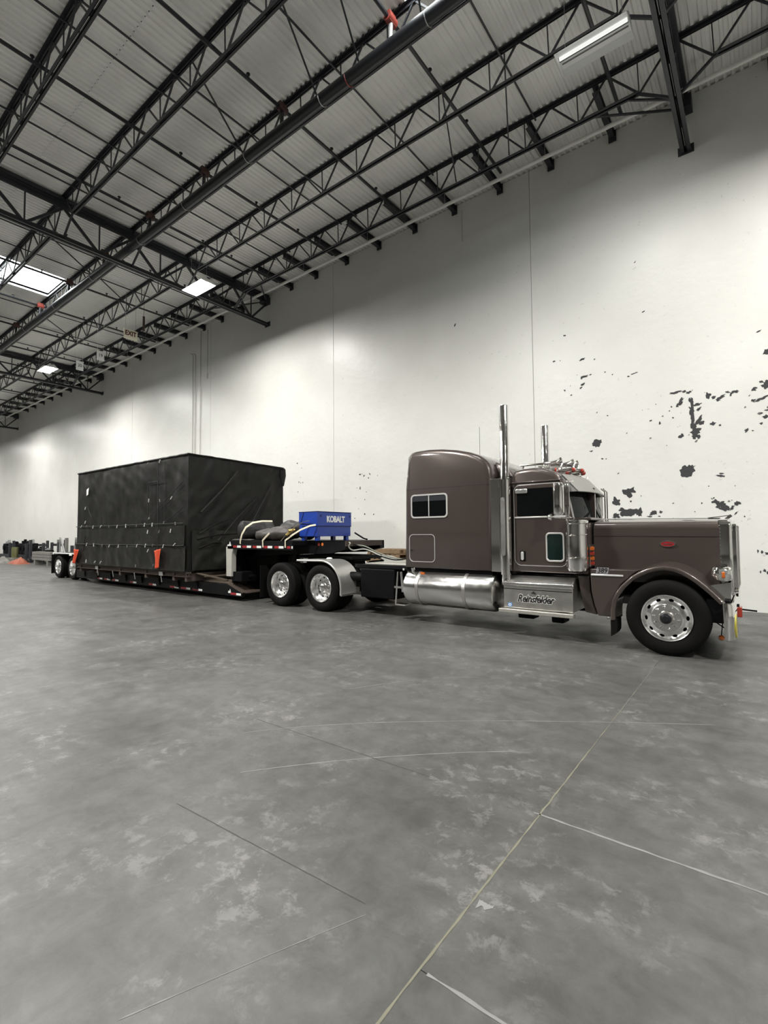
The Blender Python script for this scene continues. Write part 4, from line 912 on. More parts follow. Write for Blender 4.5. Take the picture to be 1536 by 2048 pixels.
# quarter fenders ahead of the drive wheels
QF = [(-8.48,1.125)]+[(-7.70,1.135)]+[(-7.70+0.60*math.sin(t), 0.535+0.60*math.cos(t)) for t in [PI/2*k/10 for k in range(1, 11)]]+[(-7.105,0.40)]
for s_ in (-1, 1):
    rings = []
    c = Vector((-7.75, 0.50))
    for p in QF:
        n_ = (Vector(p)-Vector((-7.75, 0.55))).normalized() if p[0] > -8.0 else Vector((0,1))
        def Q(h, off): return (p[0]+n_.x*off, YC+s_*h, p[1]+n_.y*off)
        rings.append([Q(1.255,-0.03), Q(1.262,-0.01), Q(1.255,0.008), Q(1.235,0.012), Q(1.21,0.004), Q(0.64,0.004), Q(0.63,-0.02), Q(0.64,-0.004), Q(1.22,-0.006)])
    qf = MB().loft(rings).build('quarter_fender', 'fender_alu', TR, angle=30)
    MB().box(-7.35, -6.95, *sorted((YC+s_*0.64, YC+s_*0.45)), 0.36, 0.40).box(-7.12, -7.08, *sorted((YC+s_*1.25, YC+s_*0.45)), 0.385, 0.42).build('fender_bracket', 'alu_brushed', qf)
    MB().lathe([(0.0,0.035),(0.05,0.03),(0.075,0.0)], (-7.78, YC+s_*0.9, 1.15), 'z', 16).build('fender_cap', 'white_paint', qf)
    ya, yb = sorted((YC+s_*0.60, YC+s_*1.22)); MB().box(-9.86, -9.85, ya, yb, 0.16, 0.95).build('rear_mud_flap', 'rubber', TR)
# air lines to the trailer
for pts, m_ in (([(-5.56,8.62,1.36),(-5.85,8.65,1.24),(-6.15,8.66,1.16),(-6.45,8.64,1.14),(-6.9,8.58,1.26),(-7.2,8.5,1.40),(-7.43,8.45,1.48)],'black'), ([(-5.56,8.72,1.33),(-5.9,8.72,1.20),(-6.3,8.7,1.13),(-6.7,8.62,1.20),(-7.1,8.5,1.36),(-7.35,8.36,1.34),(-7.42,8.28,1.42),(-7.36,8.26,1.50),(-7.43,8.30,1.52)],'hose_grey'), ([(-5.56,8.82,1.35),(-5.9,8.8,1.22),(-6.3,8.76,1.15),(-6.8,8.66,1.26),(-7.15,8.56,1.42),(-7.43,8.50,1.46)],'hose_green')):
    P_ = [Vector(p) for p in pts]; fine = []
    for i in range(len(P_)-1):
        a, b, c_, d = P_[max(i-1,0)], P_[i], P_[i+1], P_[min(i+2,len(P_)-1)]
        for k in range(6):
            t = k/6; fine.append(0.5*((2*b)+(c_-a)*t+(2*a-5*b+4*c_-d)*t*t+(3*b-a-3*c_+d)*t**3))
    fine.append(P_[-1])
    MB().tube(fine, 0.016, 6).build('air_hose', m_, TR)
MB().cyl((-4.62, 9.3, 3.30), (-4.62, 9.3, 3.95), 0.004, 5).build('antenna', 'black', TR)
# wheels
wheel(TR, 'steer', -1.06, N(1.205), -1, 0.25); wheel(TR, 'steer', -1.06, YC+1.205, 1, full=False)
wheel(TR, 'drive', -7.75, N(1.225), -1, 0.4); wheel(TR, 'drive', -9.12, N(1.225), -1, 0.1)
wheel(TR, 'drive', -7.75, YC+1.225, 1, full=False); wheel(TR, 'drive', -9.12, YC+1.225, 1, full=False)

# ================================================================== TRAILER
TL = thing('lowboy_trailer', (-15.0, YC, 0.0), 'black double-drop lowboy trailer with gooseneck and red-white tape', 'trailer')
# gooseneck
gn = MB().box(-11.15, -8.62, YC-1.27, YC+1.27, 1.46, 1.555).box(-11.15, -8.60, YC-1.27, YC-1.23, 1.34, 1.46).box(-11.15, -8.60, YC+1.23, YC+1.27, 1.34, 1.46).build('gooseneck_deck', 'frame_black', TL, bevel=0.006)
MB().prism([(-11.05,1.46),(-11.05,1.12),(-9.6,1.20),(-7.95,1.26),(-7.45,1.36),(-7.45,1.556),(-8.7,1.556)], 'y', YC-0.72, YC-0.55).prism([(-11.05,1.46),(-11.05,1.12),(-9.6,1.20),(-7.95,1.26),(-7.45,1.36),(-7.45,1.556),(-8.7,1.556)], 'y', YC+0.55, YC+0.72).build('gooseneck_beam', 'frame_black', TL, bevel=0.006)
MB().box(-8.62, -7.45, YC-0.72, YC+0.62, 1.535, 1.556).box(-9.2, -7.4, YC-0.55, YC+0.55, 1.12, 1.20).cyl((-8.2, YC, 1.05), (-8.2, YC, 1.2), 0.04, 10).build('gooseneck_nose', 'frame_black', TL, bevel=0.005)
MB().box(-7.46, -7.43, YC-0.72, YC+0.60, 1.43, 1.556).build('nose_plate', 'rust', TL)
for x in (-8.20, -8.08): MB().lathe([(0.0,-0.012),(0.03,-0.008),(0.038,0.0)], (x-0.1, N(0.725), 1.47), 'y', 14).build('side_light', 'amber' if x == -8.08 else 'red_lens', TL)
# swan neck down to the deck
mb = MB()
for s_ in (-1, 1):
    mb.prism([(-11.15,1.46),(-10.55,1.46),(-10.70,1.25),(-10.85,1.0),(-10.85,0.42),(-10.55,0.20),(-11.15,0.20)], 'y', *sorted((YC+s_*0.72, YC+s_*0.55)))
mb.box(-11.12, -11.06, YC-1.15, YC+1.15, 0.44, 1.46).box(-10.9, -10.55, YC-1.0, YC+1.0, 0.60, 0.66)
mb.build('swan_neck', 'frame_black', TL, bevel=0.008)
for s_ in (-1, 1):
    po = MB().prism([(-11.22,1.40),(-10.86,1.44),(-10.90,1.36),(-10.95,1.26),(-10.97,1.15),(-10.97,0.62),(-11.20,0.62)], 'y', *sorted((YC+s_*1.27, YC+s_*1.12))).build('neck_post', 'post_grey', TL, bevel=0.012)
    MB().prism([(-11.16,1.42),(-10.98,1.42),(-11.04,1.54),(-11.08,1.46),(-11.14,1.46)], 'y', *sorted((YC+s_*1.275, YC+s_*1.255))).build('neck_decal', 'white_paint', TL)
    MB().prism([(-11.10,0.19),(-10.98,0.19),(-11.02,0.30),(-11.05,0.24),(-11.10,0.25)], 'y', *sorted((YC+s_*1.275, YC+s_*1.268))).build('deck_decal', 'white_paint', TL)
    MB().box(-10.98, -10.60, *sorted((YC+s_*1.22, YC+s_*0.75)), 0.50, 0.75).build('neck_box', 'black', TL, bevel=0.01)
# main deck
dk = MB().prism([(-20.95,0.12),(-10.52,0.12),(-10.50,0.22),(-11.10,0.42),(-20.95,0.42)], 'y', N(1.27), N(1.19)).prism([(-20.95,0.12),(-10.52,0.12),(-10.50,0.22),(-11.10,0.42),(-20.95,0.42)], 'y', YC+1.19, YC+1.27).build('side_rail', 'frame_black', TL, bevel=0.006)
MB().box(-20.9, -11.0, YC-0.55, YC-0.35, 0.14, 0.44).box(-20.9, -11.0, YC+0.35, YC+0.55, 0.14, 0.44).build('main_beam', 'frame_black', TL)
for k in range(14): MB().box(-20.6+k*0.70, -20.5+k*0.70, N(1.2), YC+1.2, 0.16, 0.38).build('cross_member', 'frame_black', TL)
for k in range(10):
    y = N(1.18)+k*0.236; MB().box(-20.9, -11.05, y+0.006, y+0.230, 0.40, 0.44).build('deck_plank', 'plank', TL, bevel=0.004)
for k in range(8):
    y = N(1.18)+k*0.295; MB().prism([(-11.10,0.42),(-10.52,0.22),(-10.52,0.20),(-11.10,0.40)], 'y', y, y+0.285).build('ramp_plate', 'rust', TL)
MB().beam((-11.14, N(1.23), 0.43), (-10.50, N(1.23), 0.225), 0.09, 0.02).build('rail_edge', 'rust', TL)
for s_ in (-1, 1):
    for k, x in enumerate((-12.6,-13.6,-14.7,-15.8,-16.9,-18.0,-19.1,-20.2)):
        MB().prism([(x-0.05,0.40),(x+0.05,0.40),(x+0.10,0.20),(x-0.10,0.20)], 'y', *sorted((YC+s_*1.31, YC+s_*1.26))).build('outrigger', 'frame_black', TL)
# conspicuity tape
DT = [(-19.06,-18.9,-18.67),(-18.5,-18.3,-18.05),(-17.88,-17.65,-17.41),(-16.58,-16.35,-16.13),(-15.31,-15.06,-14.85),(-14.04,-13.78,-13.54),(-13.42,-13.14,-12.93),(-12.80,-12.50,-12.32),(-11.0,-10.75,-10.56)]
for a, b, c in DT:
    for s_ in (-1, 1):
        MB().box(a, b, *sorted((YC+s_*1.275, YC+s_*1.268)), 0.155, 0.21).build('reflective_tape', 'tape_red', TL)
        MB().box(b, c, *sorted((YC+s_*1.275, YC+s_*1.268)), 0.155, 0.21).build('reflective_tape', 'tape_white', TL)
xs_ = [(-10.90,-10.75,'r'),(-10.73,-10.57,'w'),(-10.50,-10.34,'r'),(-10.32,-10.15,'w'),(-10.08,-9.93,'r'),(-9.92,-9.75,'w'),(-9.68,-9.51,'r'),(-9.50,-9.33,'w'),(-9.25,-9.10,'r'),(-9.09,-8.92,'w'),(-8.80,-8.68,'r'),(-8.64,-8.60,'w')]
for a, b, k in xs_:
    for s_ in (-1, 1): MB().box(a, b, *sorted((YC+s_*1.276, YC+s_*1.268)), 1.380, 1.436).build('reflective_tape', 'tape_red' if k == 'r' else 'tape_white', TL)
# rear bogie
rb = MB().box(-23.5, -20.85, YC-0.95, YC+0.95, 0.86, 0.98).box(-23.5, -20.85, YC-0.6, YC-0.4, 0.50, 0.90).box(-23.5, -20.85, YC+0.4, YC+0.6, 0.50, 0.90).box(-21.0, -20.85, YC-1.2, YC+1.2, 0.3, 0.95).build('bogie_frame', 'frame_black', TL, bevel=0.008)
for s_ in (-1, 1):
    ya, yb = sorted((YC+s_*1.29, YC+s_*0.60))
    MB().box(-23.35, -20.86, ya, yb, 0.985, 1.03).build('bogie_fender', 'frame_black', TL, bevel=0.006)
    MB().box(-23.36, -20.86, *sorted((YC+s_*1.30, YC+s_*1.24)), 1.00, 1.035).build('fender_rail', 'tape_white', TL, bevel=0.004)
    MB().lathe([(0.0,-0.01),(0.03,-0.008),(0.04,0.0)], (-23.30, YC+s_*1.305, 0.99), 'y', 12).build('side_light', 'tape_white', TL)
    MB().box(-21.62, -21.38, *sorted((YC+s_*1.31, YC+s_*1.29)), 0.94, 1.0).build('fender_plate', 'tape_white', TL)
    ya, yb = sorted((YC+s_*0.65, YC+s_*1.28)); MB().box(-23.56, -23.54, ya, yb, 0.16, 0.95).build('rear_flap', 'rubber', TL)
    wheel(TL, 'trailer', -21.42, YC+s_*1.265, s_, 0.3*s_, full=(s_ < 0)); wheel(TL, 'trailer', -22.88, YC+s_*1.265, s_, full=(s_ < 0))
for x in (-21.45, -23.05):
    for s_ in (-1, 1):
        y = YC+s_*1.15
        for dx in (0.0, 0.55): MB().beam((x, y, 1.03), (x+0.12, y, 1.78) if dx == 0 else (x+0.12, y, 1.78), 0.05, 0.05) if False else None
        MB().beam((x, y, 1.03), (x+0.02, y, 1.66), 0.05, 0.05).beam((x+0.50, y, 1.03), (x+0.05, y, 1.64), 0.05, 0.05).beam((x, y, 1.05), (x+0.50, y, 1.05), 0.05, 0.03).build('ramp_stand', 'galvanised', TL)
MB().prism([(-20.95,1.03),(-23.2,1.03),(-23.2,1.12),(-22.3,1.40),(-20.95,1.62)], 'y', YC-0.5, YC+0.7).build('rear_hump', 'frame_black', TL, bevel=0.02)

# ================================================================== LOAD
LX0, LX1, LY0, LY1, LZ0, LZ1 = -19.85, -12.39, 7.24, 10.60, 0.70, 3.95
LD = thing('tarped_load', (-16.1, YC, 0.70), 'large box-shaped load wrapped in black tarps on the trailer', 'load')
def tarp_face(name, m_, fn, nu, nv, nrm, amp, parent=LD, seed=0.0, flare=0.0, skip_edges=True):
    """grid surface from fn(u,v); wrinkles along nrm; closed back 2 cm behind"""
    vs = []; nrm = Vector(nrm)
    for j in range(nv+1):
        for i in range(nu+1):
            u = i/nu; v = j/nv; p = Vector(fn(u, v))
            q = p*1.0
            e = min(1.0, min(u, 1-u)*nu/2.0, min(v, 1-v)*nv/2.0+0.3) if skip_edges else 1.0
            w1 = noise.noise((q.x*0.5+seed, q.y*0.5, q.z*0.45)); w2 = noise.noise((q.x*1.9, q.y*1.9+seed, q.z*0.8)); w3 = noise.noise((q.x*4.3+q.z*2.5, q.y*4.3-q.z*2.2, q.z*1.4+seed))
            vs.append(p+nrm*(amp*(0.5*w1+0.55*w2+0.45*w3)*e+flare*(1-v)**3*0.5*(1+w2)))
    k = nu+1; fs = [(j*k+i, j*k+i+1, (j+1)*k+i+1, (j+1)*k+i) for j in range(nv) for i in range(nu)]
    return MB().add(vs, fs).build(name, m_, parent, fix=False, angle=70)
DXL = LX1-LX0; DYL = LY1-LY0; DZL = LZ1-LZ0
def ztop(x, y): return LZ1+0.05*(-x+LX1)/DXL*1.0-0.06*(y-LY0)/DYL
MB().box(LX0+0.08, LX1-0.08, LY0+0.08, LY1-0.08, LZ0+0.02, LZ1-0.10).build('crate_core', 'black', LD)
tarp_face('tarp_side', 'tarp', lambda u, v: (LX0+DXL*u, LY0+0.0*v, LZ0+(ztop(LX0+DXL*u, LY0)-LZ0)*v), 110, 50, (0,-1,0), 0.045, seed=1)
tarp_face('tarp_side', 'tarp', lambda u, v: (LX0+DXL*u, LY1, LZ0+(ztop(LX0+DXL*u, LY1)-LZ0)*v), 40, 20, (0,1,0), 0.05, seed=2)
tarp_face('tarp_front', 'tarp', lambda u, v: (LX1, LY0+DYL*u, LZ0+(ztop(LX1, LY0+DYL*u)-LZ0)*v), 56, 50, (1,0,0), 0.10, seed=3)
tarp_face('tarp_back', 'tarp', lambda u, v: (LX0, LY0+DYL*u, LZ0+(ztop(LX0, LY0+DYL*u)-LZ0)*v), 24, 20, (-1,0,0), 0.05, seed=4)
tarp_face('tarp_top', 'tarp', lambda u, v: (LX0+DXL*u, LY0+DYL*v, ztop(LX0+DXL*u, LY0+DYL*v)), 60, 26, (0,0,1), 0.03, seed=5)
# rolled top hem, corner bunch
pts = [(LX0+DXL*k/40, LY0-0.012, ztop(LX0+DXL*k/40, LY0)+0.004+0.012*noise.noise((k*0.9,0,0))) for k in range(41)]
MB().tube(pts, 0.028, 6).build('tarp_hem', 'tarp', LD)
pts = [(LX1+0.01, LY0+DYL*k/24, ztop(LX1, LY0+DYL*k/24)+0.004+0.012*noise.noise((k*0.9,3,0))) for k in range(25)]
MB().tube(pts, 0.028, 6).build('tarp_hem', 'tarp', LD)
MB().loft([[(LX1+0.02*math.cos(t)*k, LY1+0.10*k*math.sin(t), LZ1-0.12-z+0.08*math.sin(2*t)*k) for t in [2*PI*i/12 for i in range(12)]] for k, z in ((0.6,-0.03),(1.1,0.05),(1.2,0.18),(0.8,0.35),(0.4,0.5))]).build('tarp_bunch', 'tarp', LD)
# lower lapped flaps with hooks
tarp_face('tarp_flap', 'tarp_flap', lambda u, v: (LX0+0.1+(DXL-0.18)*u, LY0-0.040, 1.40+0.64*v), 90, 12, (0,-1,0), 0.035, seed=8, flare=0.03)
tarp_face('tarp_flap', 'tarp_flap', lambda u, v: (LX0+0.02+(DXL-0.04)*u, LY0-0.055, 0.72+0.70*v), 100, 16, (0,-1,0), 0.060, seed=9, flare=0.05)
tarp_face('tarp_flap', 'tarp_flap', lambda u, v: (LX1+0.04, LY0+0.1+(DYL-0.2)*u, 0.74+1.1*v), 50, 18, (1,0,0), 0.11, seed=10, flare=0.05)
HK = [(-19.27,2.05),(-18.82,2.05),(-18.28,2.02),(-17.66,2.03),(-17.04,2.01),(-16.45,2.01),(-15.85,2.02),(-15.14,2.02),(-14.64,2.03),(-14.18,2.03),(-12.89,2.04),(-18.79,1.41),(-18.2,1.4),(-17.53,1.39),(-17.0,1.38),(-16.34,1.38),(-15.74,1.38),(-15.1,1.4),(-14.57,1.41),(-14.14,1.42),(-13.53,1.4),(-12.93,1.45),(-14.56,3.88),(-13.85,3.88),(-14.47,2.76),(-13.82,2.73),(-13.17,2.77),(-14.42,2.24),(-13.51,2.08),(-13.14,1.84),(-14.45,1.82),(-13.78,1.82),(-19.04,2.7),(-19.02,2.2),(-13.75,1.27),(-14.39,1.26),(-18.77,.83),(-15.13,.79),(-18.05,.82),(-17.6,.82),(-14.05,.84),(-13.9,.80)]
hk_me = MB().beam((-0.022,0,-0.05), (0.022,0,0.05), 0.014, 0.022, (0,1,0)).mesh('hook'); hk_me.materials.append(MATS['tape_white'])
hk2 = MB().beam((-0.008,0,-0.04), (0.008,0,0.04), 0.012, 0.020, (0,1,0)).mesh('hook'); hk2.materials.append(MATS['galvanised'])
for k, (x, z) in enumerate(HK):
    dy = 0.10 if z < 1.35 else (0.085 if z < 2.1 else 0.055)
    inst('hook', hk_me if k % 3 != 1 else hk2, LD, (x, LY0-dy, z), (0, random.uniform(-.4,.5), 0))
for a, b in (((-12.50,3.22),(-14.38,2.26)), ((-12.50,2.50),(-13.50,2.08)), ((-13.90,3.92),(-13.84,0.82)), ((-14.49,3.3),(-14.45,1.84)), ((-18.75,2.72),(-18.45,2.35)), ((-18.95,1.72),(-19.1,1.18))):
    n_ = 14; MB().tube([(a[0]+(b[0]-a[0])*k/n_, LY0-0.075, a[1]+(b[1]-a[1])*k/n_-0.02*math.sin(PI*k/n_)) for k in range(n_+1)], 0.011, 5).build('bungee_cord', 'bungee', LD)
for z, xa, xb in ((2.045, LX0+0.1, -12.5), (1.425, LX0+0.05, -12.45), (3.30, -14.55, -13.9)):
    MB().tube([(xa+(xb-xa)*k/40, LY0-(0.080 if z < 3 else 0.05)-0.008*noise.noise((k,z,0)), z+0.012*noise.noise((k*0.5,z,3))) for k in range(41)], 0.011, 5).build('tarp_seam', 'bungee', LD)
MB().prism([(-18.97,3.36),(-18.80,3.42),(-18.84,3.18),(-18.97,3.14)], 'y', LY0-0.05, LY0-0.04).build('label_sheet', 'tape_white', LD)
MB().tube([(LX1+0.075, LY0+0.35, 2.35), (LX1+0.085, LY0+1.0, 3.0), (LX1+0.08, LY0+1.55, 3.62)], 0.022, 6, flat=(0.02,0.03)).build('tarp_fold', 'tarp_flap', LD)
for y0_, z0_, y1_, z1_ in ((0.3,1.75,1.2,2.15),(0.25,1.6,1.6,1.75),(0.9,1.55,2.3,2.9),(1.6,1.3,2.9,3.4),(0.3,1.35,1.0,1.5)):
    MB().tube([(LX1+0.07+0.03*math.sin(PI*k/8), LY0+y0_+(y1_-y0_)*k/8, z0_+(z1_-z0_)*k/8+0.05*math.sin(PI*k/8)) for k in range(9)], 0.018, 5).build('tarp_fold', 'tarp', LD)
# skid the load sits on
for y in (LY0, LY1-0.12, YC-0.06):
    MB().box(LX0+0.02, LX1, y, y+0.12, 0.66, 0.70).box(LX0+0.02, LX1, y, y+0.12, 0.56, 0.575).box(LX0+0.02, LX1, y+0.05, y+0.065, 0.57, 0.67).build('skid_beam', 'rust', LD)
for x in (-19.6, -18.2, -16.5, -14.8, -13.2, -12.55): MB().box(x, x+0.1, LY0+0.02, LY1-0.02, 0.44, 0.66).build('skid_cross_beam', 'rust', LD)
for x, z in ((-18.1,0.62),(-13.78,0.60)): MB().box(x-0.10, x+0.10, LY0-0.02, LY0, z-0.05, z+0.06).build('chain_plate', 'galvanised', LD)
for x in (-16.9,-15.4,-13.78,-18.05): MB().cyl((x, LY0-0.01, 0.56), (x, LY0+0.02, 0.36), 0.014, 6).build('tie_chain', 'galvanised', LD)
for a, b in (((-12.40,LY0+0.3,0.66),(-11.62,LY0+0.75,0.47)), ((-12.38,LY0+1.2,0.60),(-11.7,LY0+2.0,0.50)), ((-12.38,LY0+0.5,0.55),(-11.5,LY0+2.4,0.62))): MB().beam(a, b, 0.10, 0.03).build('blocking_board', 'plank', LD)
# ---- warning flags
for pts, lab in (([(-13.93,1.27),(-13.58,1.33),(-13.60,1.05),(-13.60,0.80),(-13.88,0.745),(-13.90,1.0)], 'orange-red warning flag near the front corner of the tarped load'), ([(-19.75,1.24),(-19.33,1.22),(-19.44,0.95),(-19.55,0.72),(-19.85,0.74),(-19.80,1.0)], 'orange-red warning flag at the rear end of the tarped load')):
    t = thing('warning_flag', (pts[0][0], LY0-0.13, pts[4][1]), lab, 'flag', 'orange warning flags')
    A, B, C, D, E_, F = pts; rows = [(A,B),(F,C),(E_,D)]; vs = []; nu = 10; nv = 14
    for j in range(nv+1):
        v = j/nv*2; k = min(1, int(v)); f_ = v-k
        for i in range(nu+1):
            u = i/nu
            l = [rows[k][0][q]*(1-f_)+rows[k+1][0][q]*f_ for q in (0,1)]; r = [rows[k][1][q]*(1-f_)+rows[k+1][1][q]*f_ for q in (0,1)]
            vs.append((l[0]*(1-u)+r[0]*u, LY0-0.14+0.028*math.sin(u*9+v*1.2), l[1]*(1-u)+r[1]*u))
    k = nu+1; fo = MB().add(vs, [(j*k+i, j*k+i+1, (j+1)*k+i+1, (j+1)*k+i) for j in range(nv) for i in range(nu)]).build('cloth', 'flag_orange', t, fix=False, angle=80)
    so = fo.modifiers.new('thick','SOLIDIFY'); so.thickness = 0.006
    MB().tube([(A[0], LY0-0.13, A[1]+0.01), (A[0]+0.05, LY0-0.09, A[1]+0.35)], 0.008, 5).build('cord', 'bungee', t)

# ================================================================== ON THE GOOSENECK
def lump(name, path, radii, m_, label, cat, seed, group='folded tarps on the gooseneck'):
    rings = []
    for i, p in enumerate(path):
        p = Vector(p); d = (Vector(path[min(i+1,len(path)-1)])-Vector(path[max(i-1,0)])).normalized(); a = d.cross(Vector((0,0,1))).normalized(); b = a.cross(d)
        ra, rb = radii[i]; ring = []
        for k in range(28):
            t = 2*PI*k/28; w_ = 1+0.16*noise.noise((math.cos(t)*1.8+seed, math.sin(t)*1.8, i*0.55))+0.10*noise.noise((math.cos(t)*5, math.sin(t)*5+seed, i*0.9))
            q = p+a*ra*w_*math.cos(t)+b*rb*w_*math.sin(t); q.z = max(q.z, 1.557); ring.append(q)
        rings.append(ring)
    c = Vector(path[len(path)//2]); c.z = 1.557
    return MB().loft(rings).build(name, m_, label=label, cat=cat, group=group, angle=60, origin=c)
def path_lerp(a, b, n): return [tuple(a[k]+(b[k]-a[k])*i/n for k in range(3)) for i in range(n+1)]
rt = lump('rolled_tarp', path_lerp((-10.78,7.72,1.84),(-10.42,8.60,1.82),12), [(0.10,0.12)]+[(0.25,0.235)]*11+[(0.10,0.10)], 'tarp_roll_dark', 'big dark rolled tarp at the rear of the gooseneck under a strap', 'tarp', 1.0)
ft = lump('folded_tarp', path_lerp((-10.10,7.86,1.70),(-8.90,7.92,1.74),14), [(0.08,0.08)]+[(0.22,0.13),(0.25,0.145),(0.26,0.15),(0.27,0.16),(0.27,0.15),(0.27,0.16),(0.26,0.17),(0.25,0.18),(0.25,0.19),(0.24,0.19),(0.22,0.18),(0.2,0.15),(0.15,0.12)]+[(0.07,0.07)], 'tarp_roll', 'brown-grey folded tarp lying beside the blue tool box', 'tarp', 5.0)
lump('bundled_tarp', path_lerp((-9.95,8.58,1.82),(-8.88,8.66,1.86),12), [(0.1,0.1)]+[(0.3,0.24),(0.3,0.26),(0.3,0.24),(0.3,0.22),(0.3,0.20),(0.3,0.20),(0.3,0.22),(0.3,0.26),(0.3,0.28),(0.3,0.26),(0.25,0.2)]+[(0.1,0.1)], 'tarp_roll_dark', 'bunched dark tarp behind the folded one, touching the tool box', 'tarp', 9.0)
lump('flat_tarp_end', path_lerp((-11.05,7.78,1.575),(-10.25,7.80,1.575),8), [(0.05,0.01)]+[(0.14,0.03)]*7+[(0.05,0.01)], 'tarp_roll', 'flat brownish tarp end under the rolled tarp at the deck edge', 'tarp', 13.0)
# straps
def strap(pts, label, wd=0.05):
    rings = []
    P_ = [Vector(p) for p in pts]
    m = MB()
    m.tube(P_, 0.01, 8, flat=(wd/2, 0.004) if abs((P_[-1]-P_[0]).y) < 3 else (0.004, wd/2))
    return m.build('tie_down_strap', 'strap', label=label, cat='strap', group='cream tie-down straps', origin=P_[0])
strap([(-10.56,7.62,1.48),(-10.53,7.60,1.56),(-10.44,7.58,1.72),(-10.33,7.62,1.90),(-10.22,7.75,2.02),(-10.10,7.95,2.06),(-10.0,8.2,2.06)], 'curved cream strap over the rolled tarp', 0.06)
strap([(-9.66,7.63,1.40),(-9.66,7.62,1.57),(-9.52,7.61,1.66),(-9.38,7.60,1.745)], 'short bent cream strap over the folded tarp')
strap([(-8.99,7.63,1.56),(-8.82,7.66,1.72),(-8.64,7.76,1.89),(-8.50,7.90,2.01),(-8.40,7.99,2.03)], 'upper one of two parallel cream straps to the tool box', 0.045)
strap([(-8.84,7.63,1.40),(-8.83,7.62,1.57),(-8.62,7.66,1.70),(-8.44,7.75,1.82),(-8.28,7.90,1.91),(-8.19,7.99,1.93)], 'lower one of two parallel cream straps to the tool box', 0.045)
MB().beam((-8.80,7.64,1.69), (-8.62,7.70,1.83), 0.07, 0.06).cyl((-8.70,7.60,1.80), (-8.62,7.74,1.82), 0.03, 10).beam((-8.78,7.62,1.70), (-8.70,7.64,1.72), 0.1, 0.02).build('strap_ratchet', 'brass', label='brass-coloured ratchet on the straps beside the tool box', cat='ratchet', origin=(-8.72,7.66,1.72), bevel=0.008)
# ---- tool box
TB = thing('tool_box', (-8.5, 8.63, 1.557), 'bright blue steel job-site tool box with KOBALT lettering', 'tool box')
bx0, bx1, by0, by1 = -8.80, -8.20, 8.03, 9.23
MB().prism([(bx0,1.66),(bx1,1.66),(bx1,1.905),(bx1+0.012,1.915),(bx0-0.002,1.99)], 'y', by0+0.012, by1-0.012).build('body', 'tool_blue', TB, bevel=0.006)
MB().prism([(bx0-0.01,1.985),(bx1+0.018,1.905),(bx1+0.018,2.235),(bx0-0.01,2.255)], 'y', by0, by1).build('lid', 'tool_blue', TB, bevel=0.008)
MB().box(bx0-0.015, bx1+0.022, by0-0.006, by1+0.006, 2.238, 2.254).build('lid_rim', 'tool_blue_dark', TB, bevel=0.003)
MB().box(bx1+0.004, bx1+0.020, by0-0.002, by1+0.002, 1.895, 1.906).box(bx0+0.1, bx1, by0-0.002, by0+0.02, 1.900, 1.912).build('lid_gap', 'tool_blue_dark', TB)
MB().beam((bx0+0.16, by0-0.004, 2.23), (bx0+0.06, by0-0.004, 1.99), 0.02, 0.012, (0,1,0)).beam((bx0, by0-0.004, 1.985), (bx1-0.1, by0-0.004, 1.945), 0.012, 0.018, (0,1,0)).build('side_rib', 'tool_blue_dark', TB)
for y in (by0+0.12, by1-0.06): MB().cyl((bx1+0.012, y, 2.15), (bx1+0.024, y, 2.15), 0.026, 10).build('lock_hole', 'tool_blue_dark', TB)
for x in (bx0+0.03, bx1-0.12):
    for y in (by0+0.05, by1-0.15): MB().box(x, x+0.09, y, y+0.10, 1.557, 1.662).build('skid_foot', 'tool_blue', TB, bevel=0.004)
text_obj('lettering', 'KOBALT', 0.20, 'tape_white', TB, (bx1+0.0195, (by0+by1)/2+0.03, 2.065), (PI/2, 0, PI/2), 0.84, offset=0.009, spacing=0.98, extrude=0.004)
MB().tube([(-8.1, 9.27, 1.74), (-7.75, 9.2, 1.60), (-7.6, 9.15, 1.578)], 0.02, 6).build('tool_box_chain', 'black', label='dark chain slanting down in front of the tool box', cat='chain', origin=(-8.1, 9.27, 1.557))

# ================================================================== STUFF BY THE WALL
def pallet(x, y, z, rz, label, m_='pallet_wood'):
    t = thing('wooden_pallet', (x, y, z), label, 'pallet', 'pallets stacked by the wall')
    for k in range(7): MB().box(x-0.60+k*0.185, x-0.60+k*0.185+0.10, y-0.5, y+0.5, z+0.115, z+0.137).build('deck_board', m_, t)
    for k in range(3): MB().box(x-0.60, x+0.61, y-0.5+k*0.46, y-0.5+k*0.46+0.04, z+0.02, z+0.115).build('stringer', m_, t)
    for k in range(3): MB().box(x-0.60+k*0.50, x-0.60+k*0.50+0.10, y-0.5, y+0.5, z, z+0.02).build('bottom_board', m_, t)
names = ['bottom', 'second', 'third', 'fourth', 'fifth', 'sixth', 'seventh', 'eighth', 'top']
for k in range(9): pallet(-9.0+0.02*((k*37) % 3-1), 12.05, k*0.138, 0, '%s wooden pallet from the floor in the stack behind the truck' % names[k] if 0 < k < 8 else '%smost wooden pallet of the stack behind the truck' % ('lower' if k == 0 else 'top'))

